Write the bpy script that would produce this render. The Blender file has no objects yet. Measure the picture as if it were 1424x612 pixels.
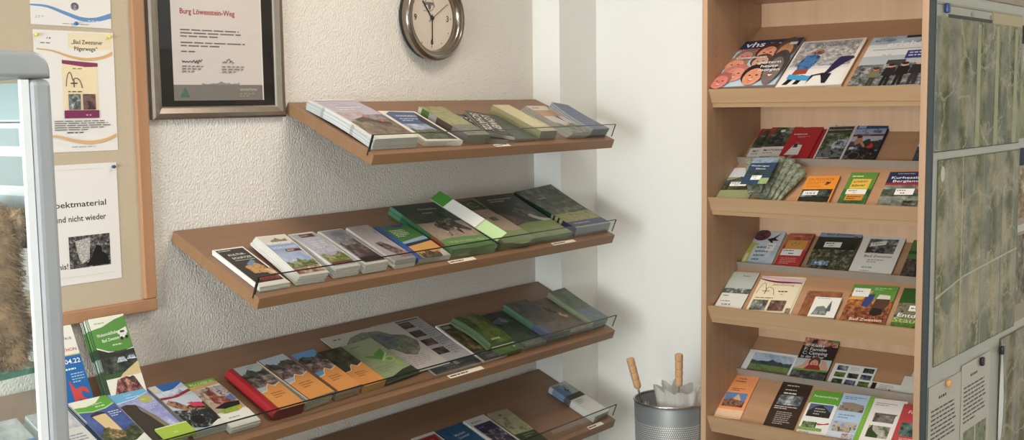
import bpy, bmesh, math, random
from math import sin, cos, pi, radians, atan2, hypot
from mathutils import Vector, Matrix, noise as mnoise
random.seed(7)
SC = bpy.context.scene
COL = SC.collection

# ------------------------------------------------------------------ colour / materials
def lin(c):
    o = []
    for v in c[:3]:
        v = v / 255.0
        o.append(v / 12.92 if v <= .04045 else ((v + .055) / 1.055) ** 2.4)
    return o

def new_mat(name):
    m = bpy.data.materials.new(name); m.use_nodes = True
    nt = m.node_tree; nt.nodes.clear()
    out = nt.nodes.new('ShaderNodeOutputMaterial')
    return m, nt, out

def N(nt, t, **kw):
    n = nt.nodes.new(t)
    for k, v in kw.items():
        if hasattr(n, k): setattr(n, k, v)
        else: n.inputs[k.replace('_', ' ')].default_value = v
    return n

def L(nt, a, b): nt.links.new(a, b)

def mat_basic(name, col, rough=.5, metal=0.0, var=.06, vscale=30, bump=0, bscale=200, spec=.5, coords='Object', stretch=None, bdist=.002):
    m, nt, out = new_mat(name)
    b = N(nt, 'ShaderNodeBsdfPrincipled'); b.inputs['Roughness'].default_value = rough
    b.inputs['Metallic'].default_value = metal; b.inputs['Specular IOR Level'].default_value = spec
    tc = N(nt, 'ShaderNodeTexCoord'); mp = N(nt, 'ShaderNodeMapping')
    if stretch: mp.inputs['Scale'].default_value = stretch
    L(nt, tc.outputs[coords], mp.inputs[0])
    ns = N(nt, 'ShaderNodeTexNoise'); ns.inputs['Scale'].default_value = vscale; ns.inputs['Detail'].default_value = 4
    L(nt, mp.outputs[0], ns.inputs[0])
    c = lin(col)
    r = N(nt, 'ShaderNodeValToRGB')
    r.color_ramp.elements[0].position = .3; r.color_ramp.elements[1].position = .7
    r.color_ramp.elements[0].color = [max(0, v * (1 - var)) for v in c] + [1]
    r.color_ramp.elements[1].color = [min(1, v * (1 + var)) for v in c] + [1]
    L(nt, ns.outputs[0], r.inputs[0]); L(nt, r.outputs[0], b.inputs['Base Color'])
    if bump:
        n2 = N(nt, 'ShaderNodeTexNoise'); n2.inputs['Scale'].default_value = bscale; n2.inputs['Detail'].default_value = 3
        L(nt, tc.outputs[coords], n2.inputs[0])
        bp = N(nt, 'ShaderNodeBump'); bp.inputs['Strength'].default_value = bump; bp.inputs['Distance'].default_value = bdist
        L(nt, n2.outputs[0], bp.inputs['Height']); L(nt, bp.outputs[0], b.inputs['Normal'])
    L(nt, b.outputs[0], out.inputs[0])
    return m

def mat_plaster(name, col, strength):
    # roughcast paint: vertical dribbly grains
    m, nt, out = new_mat(name)
    b = N(nt, 'ShaderNodeBsdfPrincipled'); b.inputs['Roughness'].default_value = .85; b.inputs['Specular IOR Level'].default_value = .2
    b.inputs['Base Color'].default_value = lin(col) + [1]
    tc = N(nt, 'ShaderNodeTexCoord'); mp = N(nt, 'ShaderNodeMapping'); mp.inputs['Scale'].default_value = (1, 1, .75)
    L(nt, tc.outputs['Object'], mp.inputs[0])
    n1 = N(nt, 'ShaderNodeTexNoise'); n1.inputs['Scale'].default_value = 190; n1.inputs['Detail'].default_value = 2; n1.inputs['Roughness'].default_value = .5
    n2 = N(nt, 'ShaderNodeTexNoise'); n2.inputs['Scale'].default_value = 60; n2.inputs['Detail'].default_value = 2
    L(nt, mp.outputs[0], n1.inputs[0]); L(nt, mp.outputs[0], n2.inputs[0])
    mx = N(nt, 'ShaderNodeMath', operation='MULTIPLY_ADD'); mx.inputs[1].default_value = .35
    L(nt, n2.outputs[0], mx.inputs[0]); L(nt, n1.outputs[0], mx.inputs[2])
    bp = N(nt, 'ShaderNodeBump'); bp.inputs['Strength'].default_value = strength; bp.inputs['Distance'].default_value = .0048
    L(nt, mx.outputs[0], bp.inputs['Height']); L(nt, bp.outputs[0], b.inputs['Normal'])
    L(nt, b.outputs[0], out.inputs[0])
    return m

def mat_wood(name, col, col2, axis='X', scale=1.0, rough=.42):
    m, nt, out = new_mat(name)
    b = N(nt, 'ShaderNodeBsdfPrincipled'); b.inputs['Roughness'].default_value = rough; b.inputs['Specular IOR Level'].default_value = .35
    tc = N(nt, 'ShaderNodeTexCoord'); mp = N(nt, 'ShaderNodeMapping')
    s = [60, 60, 60]; s['XYZ'.index(axis)] = 2.5
    mp.inputs['Scale'].default_value = [v * scale for v in s]
    L(nt, tc.outputs['Object'], mp.inputs[0])
    ns = N(nt, 'ShaderNodeTexNoise'); ns.inputs['Scale'].default_value = 1; ns.inputs['Detail'].default_value = 5; ns.inputs['Roughness'].default_value = .6
    L(nt, mp.outputs[0], ns.inputs[0])
    r = N(nt, 'ShaderNodeValToRGB'); r.color_ramp.elements[0].position = .32; r.color_ramp.elements[1].position = .68
    r.color_ramp.elements[0].color = lin(col2) + [1]; r.color_ramp.elements[1].color = lin(col) + [1]
    L(nt, ns.outputs[0], r.inputs[0]); L(nt, r.outputs[0], b.inputs['Base Color'])
    L(nt, b.outputs[0], out.inputs[0])
    return m

def mat_glass(name, tint=(235, 245, 240), gloss=.08, rough=.02):
    m, nt, out = new_mat(name)
    t = N(nt, 'ShaderNodeBsdfTransparent'); t.inputs[0].default_value = lin(tint) + [1]
    g = N(nt, 'ShaderNodeBsdfGlossy'); g.inputs['Roughness'].default_value = rough; g.inputs[0].default_value = (1, 1, 1, 1)
    fr = N(nt, 'ShaderNodeLayerWeight'); fr.inputs[0].default_value = .5
    pw = N(nt, 'ShaderNodeMath', operation='POWER'); pw.inputs[1].default_value = 4.5; L(nt, fr.outputs['Facing'], pw.inputs[0])
    ad = N(nt, 'ShaderNodeMath', operation='MULTIPLY_ADD'); ad.inputs[1].default_value = .8; ad.inputs[2].default_value = gloss * .45
    ad.use_clamp = True
    L(nt, pw.outputs[0], ad.inputs[0])
    mx = N(nt, 'ShaderNodeMixShader'); L(nt, ad.outputs[0], mx.inputs[0]); L(nt, t.outputs[0], mx.inputs[1]); L(nt, g.outputs[0], mx.inputs[2])
    L(nt, mx.outputs[0], out.inputs[0])
    return m

def mat_print(name, rough=.38):
    # printed paper: per-face ink colours c1/c2/c3 blended by a fine procedural grain (photographs) or flat
    m, nt, out = new_mat(name)
    b = N(nt, 'ShaderNodeBsdfPrincipled'); b.inputs['Roughness'].default_value = rough; b.inputs['Specular IOR Level'].default_value = .35
    a = [N(nt, 'ShaderNodeAttribute') for _ in range(3)]
    for i, x in enumerate(a): x.attribute_name = 'c%d' % (i + 1)
    tc = N(nt, 'ShaderNodeTexCoord')
    ns = N(nt, 'ShaderNodeTexNoise'); ns.inputs['Detail'].default_value = 7; ns.inputs['Roughness'].default_value = .74
    L(nt, tc.outputs['Object'], ns.inputs[0])
    m0 = N(nt, 'ShaderNodeMath', operation='MULTIPLY'); m0.inputs[1].default_value = 1000
    L(nt, a[0].outputs['Alpha'], m0.inputs[0]); L(nt, m0.outputs[0], ns.inputs['Scale'])
    prev = a[0].outputs['Color']
    for i, (lo, hi) in enumerate(((.42, .50), (.53, .61))):
        mr = N(nt, 'ShaderNodeMapRange'); mr.inputs[1].default_value = lo; mr.inputs[2].default_value = hi
        L(nt, ns.outputs[0], mr.inputs[0])
        mx = N(nt, 'ShaderNodeMix'); mx.data_type = 'RGBA'
        L(nt, mr.outputs[0], mx.inputs[0]); L(nt, prev, mx.inputs[6]); L(nt, a[i + 1].outputs['Color'], mx.inputs[7])
        prev = mx.outputs[2]
    L(nt, prev, b.inputs['Base Color'])
    L(nt, b.outputs[0], out.inputs[0])
    return m

def mat_film(name, col, *a, **k):
    m, nt, out = new_mat(name)
    d = N(nt, 'ShaderNodeBsdfDiffuse'); d.inputs[0].default_value = lin(col) + [1]
    t = N(nt, 'ShaderNodeBsdfTranslucent'); t.inputs[0].default_value = lin(col) + [1]
    ns = N(nt, 'ShaderNodeTexNoise'); ns.inputs['Scale'].default_value = 40
    mr = N(nt, 'ShaderNodeMapRange'); mr.inputs[3].default_value = .4; mr.inputs[4].default_value = .6
    L(nt, ns.outputs[0], mr.inputs[0])
    mx = N(nt, 'ShaderNodeMixShader'); L(nt, mr.outputs[0], mx.inputs[0]); L(nt, d.outputs[0], mx.inputs[1]); L(nt, t.outputs[0], mx.inputs[2]); L(nt, mx.outputs[0], out.inputs[0])
    return m
M = {}
M['wallA'] = mat_plaster('rough_plaster', (226, 221, 213), 1.0)
M['wallB'] = mat_plaster('smooth_plaster', (234, 234, 229), .18)
M['floor'] = mat_basic('grey_floor_tiles', (120, 112, 104), .5, var=.1, vscale=6)
M['ceil'] = mat_basic('ceiling_paint', (235, 234, 230), .9, var=.02)
M['shelf'] = mat_wood('beech_laminate', (141, 108, 84), (132, 100, 76), 'X', .6)
M['shelfedge'] = mat_wood('beech_edge', (152, 116, 84), (143, 108, 77), 'X', .6)
M['cab'] = mat_wood('light_beech', (186, 152, 122), (174, 140, 110), 'Z', .5)
M['cabtray'] = mat_wood('light_beech_tray', (184, 144, 110), (174, 134, 101), 'Y', .5)
M['lip'] = mat_wood('light_beech_lip', (190, 157, 121), (180, 147, 112), 'Y', .5)
M['ledge'] = mat_basic('grey_ledge', (150, 138, 126), .4, var=.05)
M['print'] = mat_print('printed_paper')
M['matte'] = mat_print('matte_paper', .75)
M['acryl'] = mat_glass('clear_acrylic', (247, 249, 247), .025)
M['frameglass'] = mat_glass('anti_glare_glass', (252, 252, 252), .03)
M['acryledge'] = mat_basic('acrylic_edge', (38, 40, 38), .25, var=.1)
M['glass'] = mat_glass('clear_glass', (249, 252, 251), .07)
M['glassedge'] = mat_basic('green_glass_edge', (70, 130, 108), .15, var=.15, vscale=80)
M['alu'] = mat_basic('satin_aluminium', (178, 182, 185), .42, .5, var=.03)
M['whitealu'] = mat_basic('white_profile', (236, 240, 242), .4, 0, var=.02)
M['black'] = mat_basic('black_plastic', (26, 26, 27), .45, var=.1)
M['chrome'] = mat_basic('chrome', (196, 188, 180), .14, 1, var=.03)
M['clockrim'] = mat_basic('brushed_clock_rim', (150, 140, 130), .2, 1, var=.03)
M['pewter'] = mat_basic('pewter_frame', (150, 140, 128), .3, .85, var=.05)
M['oakframe'] = mat_wood('board_frame_wood', (180, 136, 103), (170, 126, 93), 'Z', .6)
M['cork'] = mat_basic('beige_pinboard', (192, 176, 152), .9, var=.04, vscale=300, bump=.2, bscale=900)
M['fur'] = mat_basic('brown_fur', (166, 134, 102), .9, var=.35, vscale=60, bump=.5, bscale=260)
M['furlight'] = mat_basic('tan_fur', (208, 176, 144), .9, var=.2, vscale=60, bump=.5, bscale=260)
M['handle'] = mat_wood('turned_wood', (198, 158, 118), (184, 142, 102), 'Z', .8, .35)
M['film'] = mat_film('translucent_white_film', (250, 249, 247), .5, var=.03)
M['bframe'] = mat_basic('dark_green_frame', (30, 36, 34), .6, 0, var=.1)
M['bhigh'] = mat_basic('blue_grey_painted_highlight', (92, 104, 112), .3, 0, var=.05)
M['whiteboard'] = mat_basic('whiteboard', (176, 172, 156), .3, var=.03)

def mat_bin():
    m, nt, out = new_mat('perforated_steel')
    b = N(nt, 'ShaderNodeBsdfPrincipled'); b.inputs['Roughness'].default_value = .42; b.inputs['Metallic'].default_value = .45
    tc = N(nt, 'ShaderNodeTexCoord'); sp = N(nt, 'ShaderNodeSeparateXYZ'); L(nt, tc.outputs['Object'], sp.inputs[0])
    at = N(nt, 'ShaderNodeMath', operation='ARCTAN2'); L(nt, sp.outputs[1], at.inputs[0]); L(nt, sp.outputs[0], at.inputs[1])
    k = N(nt, 'ShaderNodeMath', operation='MULTIPLY'); k.inputs[1].default_value = 110 / (2 * pi); L(nt, at.outputs[0], k.inputs[0])
    z = N(nt, 'ShaderNodeMath', operation='MULTIPLY'); z.inputs[1].default_value = 140; L(nt, sp.outputs[2], z.inputs[0])
    fl = N(nt, 'ShaderNodeMath', operation='FLOOR'); L(nt, z.outputs[0], fl.inputs[0])
    hf = N(nt, 'ShaderNodeMath', operation='MULTIPLY'); hf.inputs[1].default_value = .5; L(nt, fl.outputs[0], hf.inputs[0])
    ad = N(nt, 'ShaderNodeMath', operation='ADD'); L(nt, k.outputs[0], ad.inputs[0]); L(nt, hf.outputs[0], ad.inputs[1])
    res = []
    for src in (ad, z):
        f = N(nt, 'ShaderNodeMath', operation='FRACT'); L(nt, src.outputs[0], f.inputs[0])
        s = N(nt, 'ShaderNodeMath', operation='SUBTRACT'); s.inputs[1].default_value = .5; L(nt, f.outputs[0], s.inputs[0])
        p = N(nt, 'ShaderNodeMath', operation='POWER'); p.inputs[1].default_value = 2
        a2 = N(nt, 'ShaderNodeMath', operation='ABSOLUTE'); L(nt, s.outputs[0], a2.inputs[0]); L(nt, a2.outputs[0], p.inputs[0]); res.append(p)
    sm = N(nt, 'ShaderNodeMath', operation='ADD'); L(nt, res[0].outputs[0], sm.inputs[0]); L(nt, res[1].outputs[0], sm.inputs[1])
    lt = N(nt, 'ShaderNodeMath', operation='LESS_THAN'); lt.inputs[1].default_value = .085; L(nt, sm.outputs[0], lt.inputs[0])
    zz = N(nt, 'ShaderNodeMath', operation='LESS_THAN'); zz.inputs[1].default_value = -.062; L(nt, sp.outputs[2], zz.inputs[0])
    ml = N(nt, 'ShaderNodeMath', operation='MULTIPLY'); L(nt, lt.outputs[0], ml.inputs[0]); L(nt, zz.outputs[0], ml.inputs[1])
    mx = N(nt, 'ShaderNodeMix'); mx.data_type = 'RGBA'; mx.inputs[6].default_value = lin((128, 136, 140)) + [1]; mx.inputs[7].default_value = lin((206, 204, 198)) + [1]
    L(nt, ml.outputs[0], mx.inputs[0]); L(nt, mx.outputs[2], b.inputs['Base Color'])
    bp = N(nt, 'ShaderNodeBump'); bp.inputs['Strength'].default_value = .7; bp.inputs['Distance'].default_value = .001
    L(nt, ml.outputs[0], bp.inputs['Height']); L(nt, bp.outputs[0], b.inputs['Normal'])
    L(nt, b.outputs[0], out.inputs[0]); return m
M['bin'] = mat_bin()

def mat_map(name, c1, c2, c3, seed, stripes=True):
    m, nt, out = new_mat(name)
    b = N(nt, 'ShaderNodeBsdfPrincipled'); b.inputs['Roughness'].default_value = .45; b.inputs['Specular IOR Level'].default_value = .3
    tc = N(nt, 'ShaderNodeTexCoord'); mp = N(nt, 'ShaderNodeMapping'); mp.inputs['Location'].default_value = (seed, seed * 2, seed)
    L(nt, tc.outputs['Object'], mp.inputs[0])
    n1 = N(nt, 'ShaderNodeTexNoise'); n1.inputs['Scale'].default_value = 9; n1.inputs['Detail'].default_value = 7; n1.inputs['Roughness'].default_value = .68
    L(nt, mp.outputs[0], n1.inputs[0])
    r = N(nt, 'ShaderNodeValToRGB'); e = r.color_ramp.elements
    e[0].position = .42; e[0].color = lin(c1) + [1]; e[1].position = .58; e[1].color = lin(c3) + [1]
    x = e.new(.49); x.color = lin(c2) + [1]
    L(nt, n1.outputs[0], r.inputs[0])
    # contour lines
    n2 = N(nt, 'ShaderNodeTexNoise'); n2.inputs['Scale'].default_value = 6; n2.inputs['Detail'].default_value = 4
    L(nt, mp.outputs[0], n2.inputs[0])
    k = N(nt, 'ShaderNodeMath', operation='MULTIPLY'); k.inputs[1].default_value = 26; L(nt, n2.outputs[0], k.inputs[0])
    f = N(nt, 'ShaderNodeMath', operation='FRACT'); L(nt, k.outputs[0], f.inputs[0])
    lt = N(nt, 'ShaderNodeMath', operation='LESS_THAN'); lt.inputs[1].default_value = .16; L(nt, f.outputs[0], lt.inputs[0])
    q = N(nt, 'ShaderNodeMath', operation='MULTIPLY'); q.inputs[1].default_value = .35; L(nt, lt.outputs[0], q.inputs[0])
    mx = N(nt, 'ShaderNodeMix'); mx.data_type = 'RGBA'; mx.inputs[7].default_value = lin((120, 112, 84)) + [1]
    L(nt, q.outputs[0], mx.inputs[0]); L(nt, r.outputs[0], mx.inputs[6])
    # roads: pale voronoi edges
    v = N(nt, 'ShaderNodeTexVoronoi'); v.feature = 'DISTANCE_TO_EDGE'; v.inputs['Scale'].default_value = 7
    nd = N(nt, 'ShaderNodeVectorMath', operation='MULTIPLY_ADD'); nd.inputs[1].default_value = (.12, .12, .12)
    L(nt, n1.outputs['Color'], nd.inputs[0]); L(nt, mp.outputs[0], nd.inputs[2]); L(nt, nd.outputs[0], v.inputs[0])
    l2 = N(nt, 'ShaderNodeMath', operation='LESS_THAN'); l2.inputs[1].default_value = .018; L(nt, v.outputs[0], l2.inputs[0])
    m2 = N(nt, 'ShaderNodeMix'); m2.data_type = 'RGBA'; m2.inputs[7].default_value = lin((186, 178, 150)) + [1]
    q2 = N(nt, 'ShaderNodeMath', operation='MULTIPLY'); q2.inputs[1].default_value = .6; L(nt, l2.outputs[0], q2.inputs[0])
    L(nt, q2.outputs[0], m2.inputs[0]); L(nt, mx.outputs[2], m2.inputs[6])
    L(nt, m2.outputs[2], b.inputs['Base Color'])
    # gentle vertical waviness of the hung paper
    if stripes:
        w = N(nt, 'ShaderNodeTexWave'); w.bands_direction = 'X'; w.inputs['Scale'].default_value = 2.6; w.inputs['Distortion'].default_value = .8; w.inputs['Detail'].default_value = 1
        L(nt, mp.outputs[0], w.inputs[0])
        bp = N(nt, 'ShaderNodeBump'); bp.inputs['Strength'].default_value = .8; bp.inputs['Distance'].default_value = .03
        L(nt, w.outputs[1], bp.inputs['Height']); L(nt, bp.outputs[0], b.inputs['Normal'])
    L(nt, b.outputs[0], out.inputs[0]); return m
M['map1'] = mat_map('green_hiking_map', (92, 96, 70), (130, 126, 98), (156, 150, 122), 3.1)
M['map2'] = mat_map('beige_town_map', (112, 114, 88), (150, 142, 114), (172, 162, 134), 8.7)
M['map3'] = mat_map('brown_relief_map', (112, 104, 80), (140, 130, 104), (160, 148, 122), 14.2)

# ------------------------------------------------------------------ object helpers
def tag(o, label=None, cat=None, group=None, kind=None):
    if label: o['label'] = label
    if cat: o['category'] = cat
    if group: o['group'] = group
    if kind: o['kind'] = kind
    return o

def empty(name, loc=(0, 0, 0), mat=None):
    o = bpy.data.objects.new(name, None); COL.objects.link(o); o.empty_display_size = .05
    if mat is not None: o.matrix_world = mat
    else: o.location = loc
    return o

def mesh_obj(name, me, mat, parent=None, matrix=None):
    if mat is not None and not me.materials: me.materials.append(mat)
    o = bpy.data.objects.new(name, me); COL.objects.link(o)
    if parent is not None: o.parent = parent
    if matrix is not None:
        if parent is None: o.matrix_world = matrix
        else: o.matrix_local = matrix
    return o

def bm_obj(name, bm, mat, parent=None, matrix=None, smooth=False):
    me = bpy.data.meshes.new(name); bm.normal_update(); bm.to_mesh(me); bm.free()
    if smooth:
        for p in me.polygons: p.use_smooth = True
    return mesh_obj(name, me, mat, parent, matrix)

def add_box(bm, x0, x1, y0, y1, z0, z1, mtx=None, bevel=0, seg=2):
    r = bmesh.ops.create_cube(bm, size=1)
    vs = r['verts']
    for v in vs:
        v.co = Vector(((x0 + x1) / 2 + v.co.x * (x1 - x0), (y0 + y1) / 2 + v.co.y * (y1 - y0), (z0 + z1) / 2 + v.co.z * (z1 - z0)))
    if bevel:
        es = list({e for v in vs for e in v.link_edges})
        rr = bmesh.ops.bevel(bm, geom=es, offset=bevel, segments=seg, profile=.5, affect='EDGES')
        vs = list({v for f in rr['faces'] for v in f.verts} | {v for v in vs if v.is_valid})
    if mtx is not None:
        for v in vs: v.co = mtx @ v.co
    return vs

def box(name, b, mat, parent=None, bevel=0, seg=2, matrix=None, smooth=False):
    bm = bmesh.new(); add_box(bm, *b, bevel=bevel, seg=seg)
    return bm_obj(name, bm, mat, parent, matrix, smooth)

def add_tube(bm, pts, rad, n=10, cap=True):
    rings = []
    pts = [Vector(p) for p in pts]
    for i, p in enumerate(pts):
        d = (pts[min(i + 1, len(pts) - 1)] - pts[max(i - 1, 0)]).normalized()
        a = d.orthogonal().normalized() if i == 0 else (rings_a - d * rings_a.dot(d)).normalized()
        rings_a = a; b = d.cross(a)
        r = rad[i] if isinstance(rad, (list, tuple)) else rad
        rings.append([bm.verts.new(p + (a * cos(2 * pi * k / n) + b * sin(2 * pi * k / n)) * r) for k in range(n)])
    for A, B in zip(rings, rings[1:]):
        for k in range(n): bm.faces.new((A[k], A[(k + 1) % n], B[(k + 1) % n], B[k]))
    if cap:
        bm.faces.new(rings[0][::-1]); bm.faces.new(rings[-1])

def add_lathe(bm, prof, n=48, close=False):
    rings = []
    for r, z in prof:
        rings.append([bm.verts.new((r * cos(2 * pi * k / n), r * sin(2 * pi * k / n), z)) for k in range(n)] if r > 1e-6 else [bm.verts.new((0, 0, z))])
    prs = list(zip(rings, rings[1:]))
    if close: prs.append((rings[-1], rings[0]))
    for A, B in prs:
        for k in range(n):
            k2 = (k + 1) % n
            if len(A) == 1 and len(B) == 1: continue
            if len(A) == 1: bm.faces.new((A[0], B[k2], B[k]))
            elif len(B) == 1: bm.faces.new((A[k], A[k2], B[0]))
            else: bm.faces.new((A[k], A[k2], B[k2], B[k]))

def basis(org, a, b):
    a = Vector(a).normalized(); b = Vector(b).normalized(); n = a.cross(b)
    m = Matrix.Identity(4)
    for i in range(3): m[i][0] = a[i]; m[i][1] = b[i]; m[i][2] = n[i]; m[i][3] = org[i]
    return m

# ------------------------------------------------------------------ printing DSL
_tc = {}
def text_geo(s):
    if s in _tc: return _tc[s]
    cu = bpy.data.curves.new('txt', 'FONT'); cu.body = s; cu.size = 1; cu.resolution_u = 2; cu.offset = .012
    ob = bpy.data.objects.new('txt', cu)
    COL.objects.link(ob)
    bpy.context.view_layer.update()
    me = bpy.data.meshes.new_from_object(ob)
    vs = [(v.co.x, v.co.y) for v in me.vertices]; fs = [tuple(p.vertices) for p in me.polygons]
    COL.objects.unlink(ob); bpy.data.objects.remove(ob); bpy.data.meshes.remove(me); bpy.data.curves.remove(cu)
    _tc[s] = (vs, fs); return _tc[s]

STEP = .00009
def print_mesh(name, w, l, ops, t=0.0, bend=None, step=STEP, nb=8):
    """ops drawn in unit coordinates (0..1 across, 0..1 up) onto a w x l sheet lying at height t"""
    bm = bmesh.new()
    lay = [bm.loops.layers.float_color.new('c%d' % i) for i in (1, 2, 3)]
    def poly(pts, cols, sc, z):
        vs = [bm.verts.new((x, y, z)) for x, y in pts]
        try: f = bm.faces.new(vs)
        except ValueError: return
        for lp in f.loops:
            for i in range(3): lp[lay[i]] = cols[i] + [sc]
    k = 0
    for op in ops:
        k += 1; z = t + k * step; o = op[0]
        cc = op[-1]
        if o in ('n', 'np', 'ne'):
            cols = [lin(c) for c in op[-2]]; sc = op[-1] / 1000.0
        else:
            c = lin(cc); cols = [c, c, c]; sc = .05
        if o in ('r', 'n'):
            x0, y0, x1, y1 = op[1:5]
            poly([(x0 * w, y0 * l), (x1 * w, y0 * l), (x1 * w, y1 * l), (x0 * w, y1 * l)], cols, sc, z)
        elif o in ('p', 'np'):
            poly([(x * w, y * l) for x, y in op[1]], cols, sc, z)
        elif o in ('e', 'ne'):
            cx, cy, rx, ry = op[1:5]
            poly([((cx + rx * cos(2 * pi * i / 20)) * w, cy * l + ry * w * sin(2 * pi * i / 20)) for i in range(20)], cols, sc, z)
        elif o == 't':   # text, x, y, height(fraction of w), rotation, colour ; optional max width
            s, x, y, h, rot = op[1:6]
            vs, fs = text_geo(s)
            ca, sa = cos(radians(rot)), sin(radians(rot)); H = h * w / .72
            mxw = op[6] if len(op) > 7 else None
            sx = 1.0
            if mxw:
                ww = max(v[0] for v in vs) * H
                sx = mxw * w / ww
            vv = [bm.verts.new((x * w + (a * sx * ca - b * sa) * H, y * l + (a * sx * sa + b * ca) * H, z)) for a, b in vs]
            for f in fs:
                try: ff = bm.faces.new([vv[i] for i in f])
                except ValueError: continue
                for lp in ff.loops:
                    for i in range(3): lp[lay[i]] = cols[i] + [sc]
        elif o == 'b':   # lines of tiny body copy
            x0, y0, x1, y1, n = op[1:6]
            rr = random.Random(int(x0 * 997 + y0 * 331 + n))
            for q in range(n):
                yy = y1 - (q + .5) * (y1 - y0) / n; hh = (y1 - y0) / n * .2
                xx = x0; xe = x0 + (x1 - x0) * (1 if q < n - 1 else .6) * rr.uniform(.85, 1)
                while xx < xe - .01:
                    e = min(xe, xx + rr.uniform(.08, .22) * (x1 - x0))
                    poly([(xx * w, (yy - hh) * l), (e * w, (yy - hh) * l), (e * w, (yy + hh) * l), (xx * w, (yy + hh) * l)], cols, sc, z)
                    xx = e + .018
    for f in bm.faces:
        f.normal_update()
        if f.normal.z < 0: f.normal_flip()
    if bend:
        for i in range(1, nb):
            bmesh.ops.bisect_plane(bm, geom=bm.verts[:] + bm.edges[:] + bm.faces[:], plane_co=(0, l * i / nb, 0), plane_no=(0, 1, 0))
        for v in bm.verts: v.co = bend(v.co)
    me = bpy.data.meshes.new(name); bm.to_mesh(me); bm.free()
    return me

def body_mesh(name, w, l, t, pages, top, spine=None, right=None, front=None, rnd=0, bend=None, nb=8):
    """block of pages swept along its length; spine = [(y0,y1,colour)...] bands on its left side"""
    bm = bmesh.new()
    lay = [bm.loops.layers.float_color.new('c%d' % i) for i in (1, 2, 3)]
    prof = []; kinds = []
    if rnd:
        n = 6
        for i in range(n + 1):
            a = radians(-90 - 180 * i / n)
            prof.append((rnd + rnd * cos(a), t / 2 + t / 2 * sin(a))); kinds.append('L' if i < n else 'T')
        prof.append((w, t)); kinds.append('R'); prof.append((w, 0)); kinds.append('B')
    else:
        c = min(.0012, t * .35)
        prof = [(c, 0), (0, t * .5), (c * .4, t), (w - c * .4, t), (w, t * .5), (w - c, 0)]; kinds = ['L', 'L', 'T', 'R', 'R', 'B']
    ys = [l * i / nb for i in range(nb + 1)]
    for y0, y1, _ in (spine or []): ys += [y0 * l, y1 * l]
    ys = sorted(set(round(y, 5) for y in ys))
    rings = [[bm.verts.new((x, y, z)) for x, z in prof] for y in ys]
    def paint(f, c, sc=.4, j=.07):
        c = lin(c)
        for lp in f.loops:
            lp[lay[0]] = c + [sc]; lp[lay[1]] = [v * (1 - j) for v in c] + [sc]; lp[lay[2]] = [min(1, v * (1 + j)) for v in c] + [sc]
    m = len(prof)
    for i in range(len(ys) - 1):
        A, B = rings[i], rings[i + 1]; ym = (ys[i] + ys[i + 1]) / 2 / l
        for k in range(m):
            f = bm.faces.new((A[k], A[(k + 1) % m], B[(k + 1) % m], B[k]))
            kd = kinds[k]
            c = pages
            if kd == 'L':
                for y0, y1, cc in (spine or []):
                    if y0 <= ym <= y1: c = cc
            elif kd == 'T': c = top
            elif kd == 'R' and right: c = right
            elif kd == 'R': c = pages
            paint(f, c)
    f = bm.faces.new(rings[0][::-1]); paint(f, front or pages)
    f = bm.faces.new(rings[-1]); paint(f, pages)
    if bend:
        for v in bm.verts: v.co = bend(v.co)
    bmesh.ops.recalc_face_normals(bm, faces=bm.faces[:])
    me = bpy.data.meshes.new(name); bm.to_mesh(me); bm.free()
    me.materials.append(M['print'])
    return me

# ------------------------------------------------------------------ camera
EYE = 1.62
f_px = 1583.5; yaw, pitch, roll = radians(38.958), radians(5.967), radians(-.782)
Fv = Vector((cos(yaw) * cos(pitch), sin(yaw) * cos(pitch), -sin(pitch)))
Rv = Vector((sin(yaw), -cos(yaw), 0)); Uv = Rv.cross(Fv)
Rv, Uv = cos(roll) * Rv + sin(roll) * Uv, -sin(roll) * Rv + cos(roll) * Uv
cd = bpy.data.cameras.new('camera'); cam = bpy.data.objects.new('camera', cd); COL.objects.link(cam)
mw = Matrix.Identity(4)
for i in range(3): mw[i][0] = Rv[i]; mw[i][1] = Uv[i]; mw[i][2] = -Fv[i]
mw[0][3], mw[1][3], mw[2][3] = 0, -2.6529, EYE
cam.matrix_world = mw
cd.sensor_fit = 'HORIZONTAL'; cd.sensor_width = 36; cd.lens = f_px / 1424 * 36; cd.clip_start = .02
SC.camera = cam

# ------------------------------------------------------------------ the room
X1 = 3.4192; XW = 3.657; YC = -.125
WX0, WX1, YB, ZC = -2.6, XW, -5.2, 2.6
def struct(name, b, mat, **k):
    o = box(name, b, mat, **k); o['kind'] = 'structure'; return o
struct('floor', (WX0 - .2, XW + .2, YB - .2, .2, -.1, 0), M['floor'])
struct('ceiling', (WX0 - .2, XW + .2, YB - .2, .2, ZC, ZC + .1), M['ceil'])
struct('wall_north', (WX0, XW + .2, 0, .2, 0, ZC), M['wallA'])
struct('wall_corner', (X1, XW + .2, YC, 0, 0, ZC), M['wallB'])
struct('wall_east', (XW, XW + .2, YB, YC, 0, ZC), M['wallB'])
struct('wall_south', (WX0, XW + .2, YB - .2, YB, 0, ZC), M['wallB'])
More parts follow.
